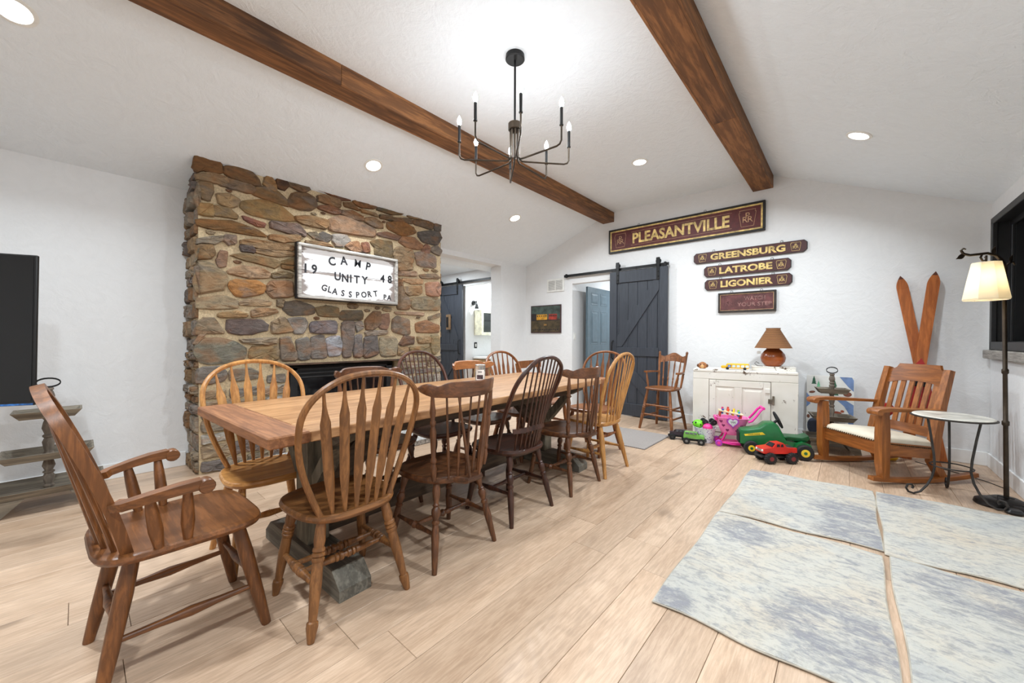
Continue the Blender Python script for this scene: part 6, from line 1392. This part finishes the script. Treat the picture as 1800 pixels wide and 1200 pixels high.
for k in range(7): a = k * 0.9; MB().lathe((0.055 * math.cos(a), 0.055 * math.sin(a), 0.01 * (k % 3)), (0.063 * math.cos(a), 0.063 * math.sin(a), 0.011 * (k % 3)), [(0, .010), (1, .007)], 8).build('spot', M['rubber'], q)
t2 = thing('toy_monster_truck', 'black toy truck upside down in the bucket', 'toy', (-1.168, 4.675, 0.20), R(30))
MB().box((0, 0, 0.0), (0.12, 0.05, 0.035), None, 0.008).build('truck_body', plain('grey black toy', (52, 50, 54), 0.4), t2, smooth=0)
for sx in (-1, 1):
    for sy in (-1, 1): wheel(t2, (sx * 0.045, sy * 0.04, 0.025), 0.03, 0.03, M['rubber'], plain('dark hub', (60, 60, 62), 0.4), 0.4)
toyball('toy_shell', 'hot pink toy in the bucket', (-1.158, 4.60, 0.175), 0.052, plain('hot pink plastic', (232, 58, 140), 0.35))

# pink toy shopping cart, local x along its length (handle at +x)
pk = plain('hot pink plastic', (236, 44, 156), 0.35, 0, 0.08); lp = plain('light pink plastic', (240, 130, 190), 0.4, 0, 0.06); pur = plain('purple plastic', (170, 56, 176), 0.4)
t = thing('toy_cart', 'pink toy shopping cart with a heart on its basket', 'toy', (-0.945, 4.675, 0), R(20)); t.scale = (0.94, 0.94, 0.97)
rows = []
for z, hx, hy, ox in ((0.125, 0.075, 0.06, 0.0), (0.15, 0.105, 0.08, 0.0), (0.22, 0.135, 0.10, 0.0), (0.31, 0.165, 0.115, 0.005), (0.318, 0.172, 0.122, 0.005), (0.318, 0.158, 0.108, 0.005), (0.24, 0.125, 0.09, 0.0)):
    rows.append([(ox + math.copysign(abs(math.cos(2 * math.pi * k / 28)) ** 0.6, math.cos(2 * math.pi * k / 28)) * hx, math.copysign(abs(math.sin(2 * math.pi * k / 28)) ** 0.6, math.sin(2 * math.pi * k / 28)) * hy, z) for k in range(28)])
bo = MB().rings(rows).build('basket', lp, t)
def heart(cx, cz, s_, d0, d1):
    P = []
    for k in range(24):
        a = 2 * math.pi * k / 24; P.append((cx + s_ * math.sin(a) ** 3, cz + s_ * (13 * math.cos(a) - 5 * math.cos(2 * a) - 2 * math.cos(3 * a) - math.cos(4 * a)) / 16))
    return MB().prism(P, (0, 0, 0), (1, 0, 0), (0, 0, 1), (0, -1, 0), d0, d1)
ho = heart(0.0, 0.275, 0.062, 0.09, 0.124).build('heart_badge', pur, bo, smooth=0)
heart(0.0, 0.277, 0.047, 0.12, 0.1255).build('heart_face', plain('silver heart', (206, 206, 210), 0.35, 0.3), ho, smooth=0)
MB().loft([(-0.024 + 0.006 * k, -0.1262, 0.280 + 0.012 * math.sin(k * 2.1)) for k in range(9)], (0.0022, 0.0012), (0, 0, 1), 6).build('heart_scribble', M['black'], ho)
for cx, cz, dd in ((-0.09, 0.235, 0.099), (0.09, 0.235, 0.099), (-0.05, 0.185, 0.094), (0.045, 0.18, 0.094), (0.115, 0.19, 0.08), (-0.115, 0.28, 0.102)): heart(cx, cz, 0.017, 0.05, dd).build('heart_cutout', plain('dark magenta', (120, 26, 84), 0.5), bo, smooth=0)
for s_ in (-1, 1):
    MB().loft([(0.155, s_ * 0.09, 0.285), (0.19, s_ * 0.09, 0.30), (0.235, s_ * 0.08, 0.355), (0.275, s_ * 0.07, 0.415), (0.305, s_ * 0.06, 0.44)], (0.013, 0.011), None, 8).build('handle_arm', pk, t)
    MB().loft([(-0.06, s_ * 0.075, 0.155), (-0.085, s_ * 0.08, 0.09), (-0.12, s_ * 0.08, 0.045), (0.0, s_ * 0.08, 0.030), (0.12, s_ * 0.08, 0.035)], (0.014, 0.010), None, 8).build('frame_rail', pk, t)
    MB().loft([(0.10, s_ * 0.075, 0.155), (0.115, s_ * 0.08, 0.09), (0.13, s_ * 0.08, 0.04)], (0.014, 0.010), None, 8).build('frame_rail', pk, t)
    for x in (-0.135, 0.13): wheel(t, (x, s_ * 0.095, 0.036), 0.036, 0.022, pur, pk, 0.55)
MB().loft([(0.305, y, 0.44) for y in (-0.075, 0, 0.075)], (0.015, 0.015), None, 10).build('handle_bar', pk, t)
MB().box((0.0, 0, 0.045), (0.21, 0.15, 0.012), None, 0.004).build('lower_tray', pk, t, smooth=0)
MB().loft([(-0.165, y, 0.30) for y in (-0.07, 0, 0.07)], (0.022, 0.012), (0, 0, 1), 8).build('front_bumper', pk, t)
# peg bench in the cart
t = thing('peg_bench', 'wooden pounding bench with coloured pegs lying in the pink cart', 'toy', (-0.95, 4.67, 0.358), R(20)); t.scale = (0.94, 0.94, 0.95); t.rotation_euler = (0, R(9), R(20))
MB().box((0, 0, 0), (0.25, 0.10, 0.014), None, 0.003).build('bench_board', plain('pale toy wood', (226, 206, 166), 0.5), t, smooth=0)
for sx in (-1, 1): MB().box((sx * 0.105, 0, -0.035), (0.014, 0.10, 0.06), None, 0.003).build('bench_end', plain('red bench end', (176, 50, 36), 0.5), t, smooth=0)
PC = [(52, 110, 190), (236, 86, 40), (240, 190, 40), (40, 150, 196), (210, 60, 120), (200, 50, 40), (96, 60, 140), (150, 196, 50)]
for k in range(8):
    x, y = (-0.085 + (k % 4) * 0.055, -0.026 if k < 4 else 0.026); hh = 0.028 + 0.012 * ((k * 7) % 3)
    MB().lathe((x, y, -0.03), (x, y, hh), [(0, .010), (.96, .0115), (1, .009)], 12).build('peg', plain('peg paint %d' % k, PC[k], 0.4), t)
